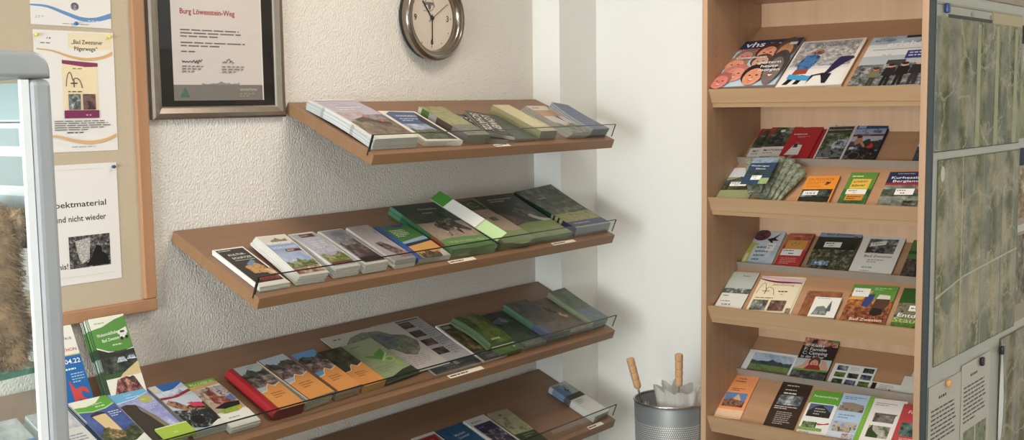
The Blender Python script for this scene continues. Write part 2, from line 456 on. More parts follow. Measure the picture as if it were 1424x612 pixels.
# west wall with the big shop window
wy0, wy1, wz0, wz1 = -3.0, -.3, .6, 2.05
bm = bmesh.new()
add_box(bm, WX0 - .2, WX0, YB, wy0, 0, ZC); add_box(bm, WX0 - .2, WX0, wy1, 0, 0, ZC)
add_box(bm, WX0 - .2, WX0, wy0, wy1, 0, wz0); add_box(bm, WX0 - .2, WX0, wy0, wy1, wz1, ZC)
o = bm_obj('wall_west', bm, M['wallB']); o['kind'] = 'structure'
bm = bmesh.new(); t = .06
for a, b_ in ((wy0, wy0 + t), ((wy0 + wy1) / 2 - t / 2, (wy0 + wy1) / 2 + t / 2), (wy1 - t, wy1)):
    add_box(bm, WX0 - .12, WX0 - .06, a, b_, wz0, wz1)
for a, b_ in ((wz0, wz0 + t), (wz1 - t, wz1)): add_box(bm, WX0 - .12, WX0 - .06, wy0, wy1, a, b_)
o = bm_obj('window_1', bm, M['whitealu']); o['kind'] = 'structure'
box('pane', (WX0 - .092, WX0 - .088, wy0 + t, wy1 - t, wz0 + t, wz1 - t), M['glass'], o)

# ------------------------------------------------------------------ wall shelves
SH = {'S1': (.0099, .1528, 1.2), 'S2': (-.3329, .1544, 1.6131), 'S3': (-.6837, .1548, 2.0), 'S4': (-1.0265, .1459, 2.4)}
FR = {}
T = .033
shelf_lab = {
 'S1': 'brown laminate wall shelf, topmost and shortest of the four sloping shelves',
 'S2': 'second brown sloping wall shelf from the top, below the shortest one',
 'S3': 'third brown sloping wall shelf from the top, holding the red-spined catalogue',
 'S4': 'lowest brown sloping wall shelf, mostly empty, cut by the photo bottom'}
strips = {'S1': [(.535, .61)], 'S2': [(.725, .845), (1.245, 1.375)], 'S3': [(1.10, 1.26)], 'S4': [(2.235, 2.325)]}
for kx, (z, dr, Ln) in SH.items():
    c = hypot(.3682, dr)
    org = Vector((X1 - Ln, -.3682, z - dr + EYE))
    fm = basis(org, (1, 0, 0), (0, .3682, dr)); FR[kx] = fm
    u0 = -.4 if kx == 'S3' else 0.0
    root = empty('wall_shelf', mat=fm); tag(root, shelf_lab[kx], 'shelf', 'sloping brochure shelves on the left wall')
    bm = bmesh.new(); vs = add_box(bm, u0, Ln - .001, 0, c - .012, -T, 0, bevel=.0015, seg=1)
    bd = bm_obj('shelf_board', bm, M['shelf'], root)
    bd.data.materials.append(M['shelfedge'])
    for p in bd.data.polygons:
        if p.normal.z < .5: p.material_index = 1
    # clear front guard with its darker cut edge
    box('front_guard', (u0 + .004, Ln + .008, .0215, .0245, .0004, .049), M['acryl'], root)
    bm = bmesh.new(); add_box(bm, u0 + .003, Ln + .009, .0208, .0250, .049, .0505); add_box(bm, u0 + .0005, u0 + .0040, .0205, .0252, .0002, .0505)
    add_box(bm, u0 - .0012, u0 + .0004, .0205, .0252, -.012, .0505); add_box(bm, Ln + .008, Ln + .0096, .0212, .0248, .002, .0505)
    bm_obj('guard_edge', bm, M['acryledge'], root)
    for i, (a, b_) in enumerate(strips[kx]):
        st = print_mesh('title_strip', b_ - a, .017, [('r', 0, 0, 1, 1, (236, 226, 208)), ('b', .05, .1, .96, .9, 1, (60, 52, 46))])
        mesh_obj('title_strip', st, M['matte'], root, Matrix.Translation((a, .0015, .0003)))
    for bu in (u0 + .16, Ln - .25):
        bm = bmesh.new(); add_box(bm, bu, bu + .02, .20, c - .016, -T - .012, -T - .0005)
        bm_obj('bracket', bm, M['black'], root)

# ------------------------------------------------------------------ display cabinet
yl, yr = -.8337, -1.5471; yin = yl - .019
cab = empty('brochure_cabinet', (3.42, (yl + yr) / 2, 0))
tag(cab, 'tall light beech brochure cabinet with slanted trays against the white right wall', 'cabinet')
def cabpart(name, b, mat, bevel=0):
    o = box(name, b, mat, None, bevel=bevel)
    o.parent = cab; o.matrix_parent_inverse = Matrix.Translation((-3.42, -(yl + yr) / 2, 0)); return o
cabpart('side_panel', (3.22, 3.62, yin, yl, 0, 2.25), M['cab'], .001)
cabpart('side_panel', (3.22, 3.62, yr, yr + .019, 0, 2.25), M['cab'], .001)
M['cabback'] = mat_wood('lightened_beech_back', (214, 176, 142), (202, 164, 130), 'Z', .5)  # cabinet beech coloured paler to offset the shade under the lips above
cabpart('back_panel', (3.592, 3.606, yr + .0192, yin - .0002, .02, 2.24), M['cabback'])
cabpart('top_panel', (3.22, 3.606, yr + .0192, yin - .0002, 2.2405, 2.258), M['cab'])
def tray_frame(x0, z0, x1, z1): return basis((x0, yin, z0), (0, -1, 0), (x1 - x0, 0, z1 - z0))
for px_ in (3.275, 3.545):
    bm = bmesh.new()
    for i in range(66):
        z_ = .12 + i * .032
        vv = [bm.verts.new((px_ + .0018 * cos(a), yin - .0002, z_ + .0018 * sin(a))) for a in [2 * pi * k / 8 for k in range(8)]]
        bm.faces.new(vv)
    ph = bm_obj('peg_hole_row', bm, M['black']); ph.parent = cab; ph.matrix_parent_inverse = Matrix.Translation((-3.42, -(yl + yr) / 2, 0))
FR['C1'] = tray_frame(3.245, 1.640, 3.59, 1.858)
FR['C2l'] = tray_frame(3.26, 1.288, 3.435, 1.400); FR['C2u'] = tray_frame(3.435, 1.405, 3.59, 1.507)
FR['C3l'] = tray_frame(3.26, .936, 3.435, 1.048); FR['C3u'] = tray_frame(3.435, 1.053, 3.59, 1.155)
FR['C4l'] = tray_frame(3.265, .570, 3.44, .682); FR['C4u'] = tray_frame(3.44, .690, 3.59, .79)
def xz_prism(name, pts, mat):
    bm = bmesh.new(); a = yin - .0004; b_ = yr + .0194
    A = [bm.verts.new((x, a, z)) for x, z in pts]; B = [bm.verts.new((x, b_, z)) for x, z in pts]
    n = len(pts)
    for i in range(n): bm.faces.new((A[i], A[(i + 1) % n], B[(i + 1) % n], B[i]))
    bm.faces.new(A[::-1]); bm.faces.new(B); bmesh.ops.recalc_face_normals(bm, faces=bm.faces[:])
    o = bm_obj(name, bm, mat); o.parent = cab; o.matrix_parent_inverse = Matrix.Translation((-3.42, -(yl + yr) / 2, 0)); return o
def slab(name, x0, z0, x1, z1, t, mat):
    n = Vector((-(z1 - z0), (x1 - x0))).normalized() * t
    return xz_prism(name, [(x0, z0), (x1, z1), (x1 - n.x, z1 - n.y), (x0 - n.x, z0 - n.y)], mat)
for i, (zt, two) in enumerate(((1.994, 0), (1.649, 0), (1.304, 1), (.951, 1), (.585, 1), (.225, 1))):
    # leaning front lip with a profile groove near its foot
    xz_prism('tray_lip', [(3.226, zt), (3.240, zt + .0005), (3.2545, zt - .040), (3.272, zt - .044), (3.272, zt - .058), (3.259, zt - .058), (3.2545, zt - .0455), (3.2515, zt - .044), (3.2385, zt - .004)][:2] +
             [(3.272, zt - .046), (3.272, zt - .058), (3.2575, zt - .058), (3.2515, zt - .0445), (3.2485, zt - .0435)], M['lip'])
    xz_prism('level_base', [(3.2725, zt - .040), (3.5915, zt - .040), (3.5915, zt - .058), (3.2725, zt - .058)], M['cab'])
    if not two:
        slab('slanted_tray', 3.2425, zt - .0107, 3.590, zt + .209, .006, M['cabtray'])
    else:
        d = {1.304: 'C2', .951: 'C3', .585: 'C4', .225: None}[zt]
        zz = zt
        f0 = {1.304: (3.2605, 1.288, 3.435, 1.400, 3.59, 1.507), .951: (3.2605, .936, 3.435, 1.048, 3.59, 1.155), .585: (3.264, .5695, 3.44, .682, 3.59, .79), .225: (3.264, .2095, 3.44, .322, 3.59, .43)}[zt]
        slab('slanted_tray', f0[0] - .012, f0[1] - .0077, f0[2], f0[3], .006, M['cabtray'])
        slab('slanted_tray', f0[2] + .004, f0[3] + .0065, f0[4], f0[5], .006, M['cabtray'])
        xz_prism('metal_ledge', [(f0[2] - .013, f0[3] + .024), (f0[2] - .010, f0[3] + .0245), (f0[2] + .003, f0[3] + .004), (f0[2] + .003, f0[3] - .001), (f0[2] - .002, f0[3] - .001)], M['ledge'])

# ------------------------------------------------------------------ printed matter: items lying on frames
PAGE = (226, 224, 216)
def item(name, cat, label, fr, u, v, w, l, t, ops, rot=0, n=1, z0=0, base=None, pages=PAGE, spine=None, right=None, front=None,
         rnd=0, bulge=0, lift=0, fan=(0, 0), jit=.0019, short=None, group=None, mat='print', topc=None, tip=0):
    fm = FR[fr] if isinstance(fr, str) else fr
    if isinstance(fr, str) and fr[0] == 'C' and v < .004:
        l += v - .004; v = .004
    tk = t / n
    gap = .00045 if n > 1 else .00015
    def bend(co):
        s = co.y / l
        return Vector((co.x, co.y, co.z + bulge * sin(pi * s) + lift * s * s + tip * (co.x / w) * s * s))
    bf = bend if (bulge or lift or tip) else None
    topc = topc or base or (200, 200, 196)
    me = body_mesh(name, w, l, tk - gap, pages, topc, spine, right, front, min(rnd, tk / 2 * .95) if rnd and n > 1 else rnd, bf)
    rr = random.Random(int(u * 1000) + int(v * 777) + n * 13 + len(label))
    Rz = Matrix.Rotation(radians(rot), 4, 'Z')
    def place(k):
        dz = z0 + k * tk + .0003
        dep = n - 1 - k
        dx = (rr.uniform(-jit, jit) + fan[0] * dep) if dep else 0
        dy = (rr.uniform(-jit, jit) * .8 + fan[1] * dep) if dep else 0
        return fm @ Matrix.Translation((u + dx, v + max(dy, -.003), dz)) @ Rz
    root = mesh_obj(name, me, None, None, place(n - 1)); tag(root, label, cat, group)
    cr = rnd if (rnd and n == 1) else 0
    cm = print_mesh('cover', w - cr, l, ([('r', 0, 0, 1, 1, base)] if base else []) + ops, tk - gap, bf)
    mesh_obj('cover', cm, M[mat], root, Matrix.Translation((cr, 0, 0)) if cr else None)
    for k in range(n - 1):
        c = root.copy(); COL.objects.link(c); c.matrix_world = place(k)
        c['label'] = 'identical copy in the pile under the ' + (short or name)
        c['group'] = 'copies under the ' + (short or name)
    return root

def wave(y0, y1, x0=0, x1=1, amp=.05, th=.05, n=24, ph=0):
    top = [(x0 + (x1 - x0) * i / n, y0 + (y1 - y0) * i / n + amp * sin(ph + pi * 1.5 * i / n)) for i in range(n + 1)]
    bot = [(x, y - th * (.4 + .6 * sin(pi * (i + 1) / (n + 2)))) for i, (x, y) in enumerate(top)]
    return top + bot[::-1]
def under(pts_top, y=0): return pts_top + [(pts_top[-1][0], y), (pts_top[0][0], y)]
def hills(x0, x1, y, amp, base, n=14, seed=1):
    rr = random.Random(seed)
    return [(x0 + (x1 - x0) * i / n, y + amp * (rr.random() - .5) + amp * .6 * sin(i * .7 + seed)) for i in range(n + 1)] + [(x1, base), (x0, base)]
def person(x, y, h, coat, legs, skin=(196, 150, 124), hair=(50, 38, 30), k=1.0):
    """tiny printed figure: h in page height units, k = page aspect (l/w)"""
    wd = h * .16 * k
    return [('p', [(x - wd * .6, y), (x - wd * .1, y), (x, y + h * .45), (x + wd * .1, y), (x + wd * .6, y), (x + wd * .5, y + h * .5), (x - wd * .5, y + h * .5)], legs),
            ('p', [(x - wd, y + h * .45), (x + wd, y + h * .45), (x + wd * .8, y + h * .82), (x - wd * .8, y + h * .82)], coat),
            ('e', x, y + h * .9, h * .09 * k, h * .09 * k, skin), ('e', x, y + h * .94, h * .085 * k, h * .06 * k, hair)]
def ribbon(pts, col, sub=8):
    # pts: (x, y, thickness) control points, smoothly joined
    P_ = [pts[0]] + list(pts) + [pts[-1]]; up = []; lo = []
    for i in range(1, len(P_) - 2):
        for q in range(sub + (1 if i == len(P_) - 3 else 0)):
            t = q / sub
            c = [.5 * (2 * P_[i][k] + (P_[i + 1][k] - P_[i - 1][k]) * t + (2 * P_[i - 1][k] - 5 * P_[i][k] + 4 * P_[i + 1][k] - P_[i + 2][k]) * t * t + (3 * P_[i][k] - P_[i - 1][k] - 3 * P_[i + 1][k] + P_[i + 2][k]) * t ** 3) for k in range(3)]
            up.append((c[0], c[1] + c[2] / 2)); lo.append((c[0], c[1] - c[2] / 2))
    return ('p', up + lo[::-1], col)
def face(cx, cy, rx, ry, sk, hr):
    d = lambda v, k: tuple(max(0, min(255, c + k)) for c in v)
    return [('ne', cx, cy + ry * .12, rx * 1.08, ry * 1.08, (hr, d(hr, 14), d(hr, -10)), 60), ('ne', cx, cy - ry * .10, rx * .80, ry * .88, (sk, d(sk, 10), d(sk, -14)), 14),
            ('e', cx - rx * .3, cy, rx * .12, ry * .07, d(sk, -110)), ('e', cx + rx * .3, cy, rx * .12, ry * .07, d(sk, -110)), ('p', [(cx - rx * .06, cy - ry * .05), (cx + rx * .06, cy - ry * .05), (cx + rx * .1, cy - ry * .22), (cx - rx * .1, cy - ry * .22)], d(sk, -24)),
            ('p', [(cx - rx * .34, cy - ry * .30), (cx, cy - ry * .34), (cx + rx * .34, cy - ry * .30), (cx, cy - ry * .46)], (170, 70, 70)), ('p', [(cx - rx * .26, cy - ry * .31), (cx + rx * .26, cy - ry * .31), (cx, cy - ry * .39)], (236, 226, 220))]
def stroke(pts, wd, col, asp=1.0):
    o = []
    for (x0, y0), (x1, y1) in zip(pts, pts[1:]):
        dx, dy = x1 - x0, (y1 - y0) * asp; L_ = hypot(dx, dy) or 1
        nx, ny = -dy / L_ * wd / 2, dx / L_ * wd / 2 / asp
        o.append(('p', [(x0 + nx, y0 + ny), (x1 + nx, y1 + ny), (x1 - nx, y1 - ny), (x0 - nx, y0 - ny)], col))
    return o
def pilgrim(x, y, w_, h, col, asp):
    P = lambda pts: [(x + a * w_, y + b * h) for a, b in pts]
    return stroke(P([(0, .1), (.04, .5), (.12, .85), (.22, 1), (.32, .92), (.38, .7), (.42, .5)]), .012, col, asp) + stroke(P([(.42, .5), (.55, .62), (.7, .62), (.85, .5), (.95, .25), (1, 0)]), .012, col, asp) + stroke(P([(.28, .3), (.7, .3)]), .014, (90, 70, 60), asp) + stroke(P([(.48, .05), (.48, .52)]), .014, (90, 70, 60), asp)
W_ = (236, 234, 228); BK = (34, 34, 36); DK = (52, 54, 50)
FOREST = ((38, 48, 34), (66, 78, 50), (112, 118, 84))
ROCK = ((70, 68, 62), (120, 116, 108), (178, 176, 170))
SKY = ((120, 150, 190), (170, 192, 214), (222, 226, 230))
LEAF = ((60, 74, 40), (110, 128, 70), (160, 166, 110))
TOWN = ((60, 58, 54), (128, 96, 84), (196, 190, 182))
price = lambda x, y, w_, a, rot=0: [('r', x, y, x + w_, y + a, (240, 238, 232)), ('b', x + .03, y + a * .55, x + w_ - .03, y + a * .9, 1, BK), ('b', x + w_ * .3, y + a * .12, x + w_ * .75, y + a * .45, 1, BK)]

# ---------------- top wall shelf
item('magazine', 'magazine', 'thick pile top magazine with grey-lilac cover at left end of top wall shelf', 'S1', .020, .030, .178, .297, .032, [
    ('r', .06, .1, 1, .96, (176, 168, 182)), ('n', .06, .1, 1, .42, ((92, 84, 72), (120, 108, 94), (142, 128, 112)), 30), ('n', .06, .40, .6, .62, ((150, 130, 128), (170, 156, 160), (176, 168, 176)), 24),
    ('n', .55, .42, 1, .55, ((96, 100, 110), (150, 140, 140), (120, 116, 112)), 30), ('p', [(.2, .44), (.5, .5), (.62, .42), (.85, .36), (.9, .3), (.6, .34), (.45, .4), (.25, .36)], (78, 64, 56)),
    ('ne', .55, .5, .06, .07, ((110, 70, 60), (176, 120, 110), (60, 44, 40)), 60), ('ne', .75, .4, .07, .06, ((180, 110, 110), (130, 90, 80), (70, 60, 50)), 60),
    ('t', 'WANDERN', .22, .80, .075, 0, .6, (206, 202, 208)), ('b', .22, .66, .86, .77, 2, (214, 210, 214)), ('r', .06, .955, 1, 1, (214, 206, 204)), ('r', .06, .0, 1, .1, (214, 212, 202))],
    n=10, base=(210, 204, 198), pages=(224, 228, 226), spine=[(0, .30, (222, 226, 226)), (.30, .34, (180, 184, 184)), (.34, .74, (232, 236, 236)), (.74, .78, (184, 188, 188)), (.78, 1, (216, 222, 222))], bulge=.006, short='grey-lilac magazine on the top wall shelf')
item('brochure', 'brochure', 'white-edged brochure with blue sky cover right of the grey-lilac magazines', 'S1', .236, .032, .155, .235, .018, [
    ('p', [(.1, .34), (.93, .34), (.93, .96), (.28, .98), (.1, .9)], (74, 92, 130)), ('n', .1, .34, .8, .56, ((110, 126, 150), (150, 164, 184), (196, 200, 200)), 26), ('np', hills(.1, .8, .38, .04, .06), ((58, 66, 54), (92, 98, 80), (128, 130, 112)), 60),
    ('p', [(.8, .06), (.93, .06), (.93, .94), (.72, .7)], (58, 58, 56)), ('t', 'WANDERN', .26, .80, .085, 0, .55, (214, 218, 222)), ('b', .25, .64, .8, .76, 2, (190, 198, 210))],
    rot=-4, n=5, base=(222, 216, 206), short='blue sky brochure on the top wall shelf')
item('booklet', 'booklet', 'olive-covered booklet with green, white and brown banded spine on the top shelf', 'S1', .420, .034, .105, .232, .030, [
    ('n', 0, .36, 1, 1, ((128, 130, 88), (150, 150, 108), (160, 150, 116)), 30), ('n', 0, .16, 1, .36, ((120, 122, 112), (104, 108, 96), (138, 138, 124)), 40), ('r', 0, 0, 1, .16, (128, 134, 118)),
    ('b', .12, .04, .8, .12, 1, (92, 98, 84)), ('t', 'Natur', .15, .80, .10, 0, .5, (196, 192, 160))],
    rot=-3, base=(130, 132, 100), pages=(150, 150, 138), spine=[(0, .3, (132, 128, 134)), (.3, .62, (92, 80, 70)), (.62, .78, (168, 170, 172)), (.78, .93, (88, 122, 66)), (.93, 1, (206, 206, 196))])
dark = lambda: [('r', 0, .03, 1, .97, (60, 54, 48)), ('n', 0, .03, 1, .16, ((70, 66, 60), (52, 48, 44), (60, 56, 50)), 30), ('b', .1, .86, .9, .93, 1, (150, 142, 128)),
    ('t', 'LÖWEN', .52, .88, .32, -90, 1.35, (216, 210, 198)), ('t', 'SCHÄTZE', .10, .88, .30, -90, 1.5, (216, 210, 198))]
item('booklet', 'booklet', 'black booklet with bold white lettering, left of the two, partly covered', 'S1', .500, .030, .10, .21, .017, dark(), rot=-11, n=5, base=(70, 64, 58), pages=(128, 124, 116), spine=[(0, 1, (86, 80, 74))], short='left black lettered booklet')
item('booklet', 'booklet', 'black booklet with bold white lettering, right of the two, turned clockwise', 'S1', .532, .050, .10, .205, .010, dark(), rot=-25, n=3, z0=.0176, base=(70, 64, 58), pages=(176, 174, 168), short='right black lettered booklet')
item('book', 'book', 'dark grey-green book lying between the black booklets and the cream book', 'S1', .664, .030, .118, .20, .010, [('n', .0, 0, 1, 1, ((66, 72, 62), (78, 84, 74), (60, 66, 58)), 14)], n=2, base=(70, 76, 68), pages=(168, 170, 160), short='dark grey-green book')
item('book', 'book', 'cream-coloured thick book standing out between black booklets and folded leaflets', 'S1', .795, .036, .088, .232, .030, [('n', .02, .0, 1, 1, ((196, 186, 142), (204, 194, 152), (208, 198, 158)), 20), ('r', 0, 0, 1, .2, (190, 184, 146))], rot=-1, base=(200, 190, 148), pages=(150, 148, 128), spine=[(0, 1, (164, 160, 124))], right=(150, 148, 128), front=(134, 134, 118))
item('leaflet', 'leaflet', 'cream and tan leaflet with small dark tower, beside the blue book pile', 'S1', .975, .032, .108, .232, .020, [
    ('r', 0, .84, 1, 1, (206, 196, 176)), ('r', 0, .62, 1, .84, (178, 142, 106)), ('r', 0, .38, 1, .62, (200, 196, 190)), ('p', [(.55, .62), (.75, .62), (.66, .4)], (92, 70, 60)), ('np', hills(0, 1, .33, .08, 0), ((84, 76, 66), (128, 128, 118), (168, 172, 168)), 34), ('b', .1, .88, .8, .96, 1, (150, 120, 90))],
    rot=-2, n=6, base=(196, 190, 180), pages=(178, 176, 168), fan=(-.006, 0), lift=.006, short='cream and tan tower leaflet')
item('booklet', 'booklet', 'slate-blue booklet on top of a fanned pile at the right end of top shelf', 'S1', 1.090, .032, .104, .205, .030, [('n', 0, 0, 1, 1, ((88, 98, 124), (94, 104, 130), (100, 110, 134)), 8), ('b', .2, .8, .8, .86, 1, (130, 140, 160))],
    n=9, base=(94, 104, 130), pages=(196, 196, 194), front=(88, 98, 122), lift=.020, tip=-.012, fan=(-.0016, 0), short='slate-blue booklet')

# ---------------- second wall shelf
item('magazine', 'magazine', 'black-covered magazine titled Kultur-Schätze with food photo, leftmost on second shelf', 'S2', .020, .028, .099, .210, .014, [
    ('r', .05, .10, .95, .97, (46, 44, 42)), ('b', .1, .915, .85, .96, 1, (180, 176, 168)), ('t', 'KULTUR-', .25, .80, .10, 0, .56, (222, 220, 212)), ('t', 'SCHÄTZE', .25, .71, .10, 0, .62, (222, 220, 212)), ('r', .25, .665, .9, .675, (200, 190, 170)),
    ('np', [(.3, .5), (.7, .6), (.9, .45), (.8, .3), (.35, .32)], ((164, 120, 72), (196, 150, 96), (120, 84, 54)), 60), ('p', [(.45, .56), (.75, .66), (.8, .6), (.55, .5)], (104, 132, 160)), ('np', [(.25, .22), (.95, .24), (.9, .13), (.3, .12)], ((130, 40, 36), (100, 34, 30), (180, 120, 100)), 70), ('np', [(.7, .36), (1, .42), (1, .25), (.75, .25)], ((206, 180, 150), (170, 130, 100), (190, 150, 120)), 60)],
    n=4, base=(228, 220, 212), pages=(248, 248, 244), short='Kultur-Schätze magazine')
item('magazine', 'magazine', 'Burgen und Schlösser magazine with castle and blue sky, on tall fanned pile', 'S2', .150, .030, .100, .212, .026, [
    ('r', .04, .78, .96, .98, (206, 202, 192)), ('np', hills(.3, .85, .9, .03, .83, seed=4), ((120, 104, 80), (150, 134, 100), (90, 84, 66)), 80), ('r', .04, .1, .96, .78, (142, 158, 188)), ('n', .04, .3, .96, .6, ((142, 158, 188), (160, 174, 198), (190, 198, 208)), 16),
    ('t', 'BURGEN/', .1, .755, .13, 0, .78, (226, 228, 232)), ('t', 'SCHLÖSSER', .1, .655, .11, 0, .82, (216, 220, 230)), ('r', .42, .56, .92, .62, (96, 44, 44)), ('b', .46, .565, .88, .615, 1, (220, 200, 190)), ('np', hills(.04, .96, .34, .06, .1, seed=3), ((74, 84, 52), (118, 124, 84), (160, 158, 126)), 50), ('np', [(.04, .16), (.96, .2), (.96, .06), (.04, .04)], ((196, 186, 168), (150, 110, 96), (120, 50, 44)), 50)],
    rot=-2.5, n=8, base=(216, 210, 200), pages=(244, 244, 240), lift=.010, bulge=.004, fan=(-.0016, 0), short='Burgen und Schlösser magazine')
item('magazine', 'magazine', 'castle magazine with dark red title box and pale sky, third on second shelf', 'S2', .275, .030, .092, .212, .030, [
    ('r', .05, .06, .97, .97, (158, 158, 168)), ('r', .30, .86, .85, .95, (88, 48, 46)), ('b', .34, .88, .8, .93, 1, (190, 160, 150)), ('n', .05, .4, .97, .84, ((158, 160, 176), (176, 176, 186), (140, 148, 168)), 26), ('b', .3, .52, .9, .74, 4, (200, 200, 206)), ('np', hills(.1, .97, .34, .06, .12, seed=6), ((84, 94, 52), (124, 128, 80), (160, 156, 120)), 50), ('r', .1, .1, .9, .16, (100, 62, 54))],
    n=7, base=(206, 202, 196), pages=(244, 244, 240), bulge=.003, short='magazine with the dark red title box')
item('magazine', 'magazine', 'magazine with grey sky and dark timbered houses, fourth on the second shelf', 'S2', .383, .026, .092, .212, .030, [
    ('r', .08, .08, .97, .98, (140, 142, 150)), ('np', [(.15, .62), (.9, .7), (.97, .3), (.97, .08), (.15, .08)], ((58, 48, 48), (84, 70, 72), (124, 112, 114)), 50), ('n', .25, .55, .8, .78, ((150, 148, 150), (110, 104, 106), (170, 166, 164)), 50), ('e', .55, .86, .28, .14, (116, 124, 134)), ('r', .12, .06, .97, .2, (46, 42, 42))],
    n=7, base=(206, 202, 196), pages=(244, 244, 240), short='magazine with dark timbered houses')
item('magazine', 'magazine', 'thick white-spined magazine with grey cover and dark riders near its foot', 'S2', .500, .026, .088, .218, .028, [
    ('r', .0, .04, .97, .98, (160, 152, 154)), ('n', .0, .35, .97, .98, ((160, 152, 154), (170, 162, 164), (150, 142, 146)), 14), ('np', [(.2, .5), (.5, .52), (.8, .3), (.95, .1), (.5, .1), (.3, .3)], ((44, 40, 46), (110, 90, 90), (140, 120, 116)), 60), ('n', .5, .06, .97, .2, ((120, 96, 92), (160, 130, 124), (80, 70, 70)), 60)],
    n=2, rnd=.011, base=(164, 156, 158), pages=(222, 220, 212), spine=[(0, 1, (246, 244, 238))], front=(200, 202, 196), short='thick white-spined magazine')
item('brochure', 'brochure', 'cycling brochure with blue edge, green title field and orange lower half', 'S2', .603, .028, .137, .212, .018, [
    ('r', 0, 0, .16, 1, (56, 92, 158)), ('p', [(.16, .48), (1, .6), (1, .97), (.16, .93)], (76, 126, 64)), ('b', .26, .62, .74, .86, 5, (220, 226, 206)), ('p', [(.16, .38), (1, .48), (1, .60), (.16, .48)], (150, 172, 196)), ('p', [(.16, .34), (1, .44), (1, .50), (.16, .42)], (44, 58, 76)), ('p', [(.16, .02), (1, .02), (1, .44), (.16, .34)], (206, 156, 94)), ('np', hills(.2, .8, .16, .05, .0, seed=9), ((54, 46, 40), (112, 96, 72), (160, 120, 80)), 60), ('p', [(.75, 0), (1, 0), (1, .2), (.85, .14)], (206, 200, 184)), ('r', .5, .93, .8, .99, (40, 74, 140))],
    rot=-2, n=4, base=(70, 104, 160), pages=(196, 192, 180), spine=[(0, 1, (66, 98, 150))], bulge=.003, short='cycling brochure with the orange lower half')
def cowcover(): return [
    ('r', .02, .72, 1, 1, (44, 58, 52)), ('n', .02, .58, 1, .8, ((40, 50, 44), (70, 76, 64), (56, 64, 56)), 16), ('r', .02, .2, 1, .58, (158, 142, 124)), ('n', .02, .18, 1, .55, ((150, 134, 116), (166, 150, 132), (158, 142, 122)), 24),
    ('np', [(.3, .50), (.45, .62), (.8, .64), (.85, .5), (.95, .38), (.9, .34), (.72, .42), (.7, .3), (.66, .3), (.62, .4), (.45, .38), (.42, .28), (.37, .28), (.38, .4)], ((42, 38, 36), (84, 74, 66), (196, 186, 170)), 26),
    ('t', 'Grenzenlos', .42, .86, .06, 0, .4, (180, 190, 180)), ('b', .42, .76, .8, .82, 1, (160, 172, 160)), ('p', wave(.2, .26, 0, 1, .02, .26) , (104, 138, 88)), ('r', 0, 0, 1, .1, (96, 128, 84)), ('n', .1, .13, 1, .18, ((150, 176, 110), (104, 138, 88), (180, 196, 140)), 80)]
item('catalogue', 'catalogue', 'large green-spined catalogue with animal photo in the middle of the second shelf', 'S2', .748, .030, .205, .300, .030, cowcover(), rot=-3, n=2, base=(70, 90, 70), pages=(100, 128, 92), spine=[(0, .12, (90, 128, 78)), (.12, .32, (132, 66, 52)), (.32, .8, (54, 98, 66)), (.8, 1, (76, 126, 98))], front=(112, 134, 98), right=(100, 120, 90), lift=.004, short='large green-spined animal catalogue')
# slim green-white leaflet pack leaning on the catalogues
st = basis(FR['S2'] @ Vector((.9455, .031, .0320)), (.40 * 1, 0, 0), (0, .3682, .1544))
st = FR['S2'] @ Matrix.Translation((.957, .026, .0325)) @ Matrix.Rotation(radians(-1), 4, 'Z') @ Matrix.Rotation(radians(-34), 4, 'Y')
item('leaflet', 'leaflet', 'narrow green, white and pale green leaflet pack tilted over the animal catalogue', st, 0, 0, .046, .315, .007, [
    ('r', 0, 0, 1, .30, (186, 214, 160)), ('r', 0, .30, 1, .32, (170, 178, 166)), ('r', 0, .32, 1, .80, (228, 228, 222)), ('n', 0, .80, 1, 1, ((74, 136, 56), (80, 142, 60), (70, 130, 52)), 200)], base=(228, 228, 222), pages=(190, 200, 180))
item('catalogue', 'catalogue', 'catalogue with olive top, pinkish-beige cover and pale green foot, second shelf', 'S2', .985, .030, .185, .300, .022, [
    ('r', 0, .74, 1, 1, (66, 76, 48)), ('r', 0, .22, 1, .74, (172, 154, 136)), ('e', .46, .87, .10, .10, (110, 120, 84)), ('e', .46, .87, .075, .075, (66, 76, 48)), ('e', .78, .87, .13, .10, (150, 156, 120)), ('e', .78, .87, .11, .08, (66, 76, 48)), ('b', .3, .45, .6, .7, 4, (136, 116, 104)), ('r', .62, .46, .8, .54, (78, 84, 52)), ('r', .66, .48, .76, .52, (110, 116, 72)), ('p', wave(.24, .22, 0, 1, .02, .3), (134, 152, 108)), ('r', 0, 0, 1, .12, (126, 146, 102))],
    n=2, base=(134, 148, 110), pages=(136, 152, 116), front=(132, 148, 112), bulge=.004, short='olive and beige catalogue')
item('catalogue', 'catalogue', 'dark catalogue with white portrait shape and green foot, left of thick guide', 'S2', 1.165, .030, .212, .297, .022, [
    ('n', 0, .3, 1, 1, ((44, 44, 42), (60, 58, 54), (52, 50, 48)), 10), ('b', .22, .84, .92, .93, 2, (168, 164, 156)), ('np', [(.4, .62), (.6, .7), (.85, .55), (.9, .4), (.6, .42)], ((40, 42, 40), (96, 96, 88), (56, 56, 52)), 20), ('p', [(.62, .5), (.72, .52), (.82, .42), (1, .36), (1, .32), (.78, .34), (.66, .42)], (168, 168, 156)), ('r', .72, .68, .86, .78, (72, 84, 74)), ('np', [(.0, .62), (.3, .5), (.5, .3), (.0, .35)], ((120, 92, 78), (74, 62, 54), (90, 80, 66)), 20), ('p', wave(.3, .36, 0, 1, .02, .3), (110, 128, 76)), ('n', 0, 0, 1, .2, ((112, 130, 82), (124, 140, 92), (104, 122, 78)), 18)],
    n=2, base=(100, 118, 74), pages=(124, 140, 104), front=(116, 132, 96), tip=.0, lift=.010, short='dark catalogue with green foot')
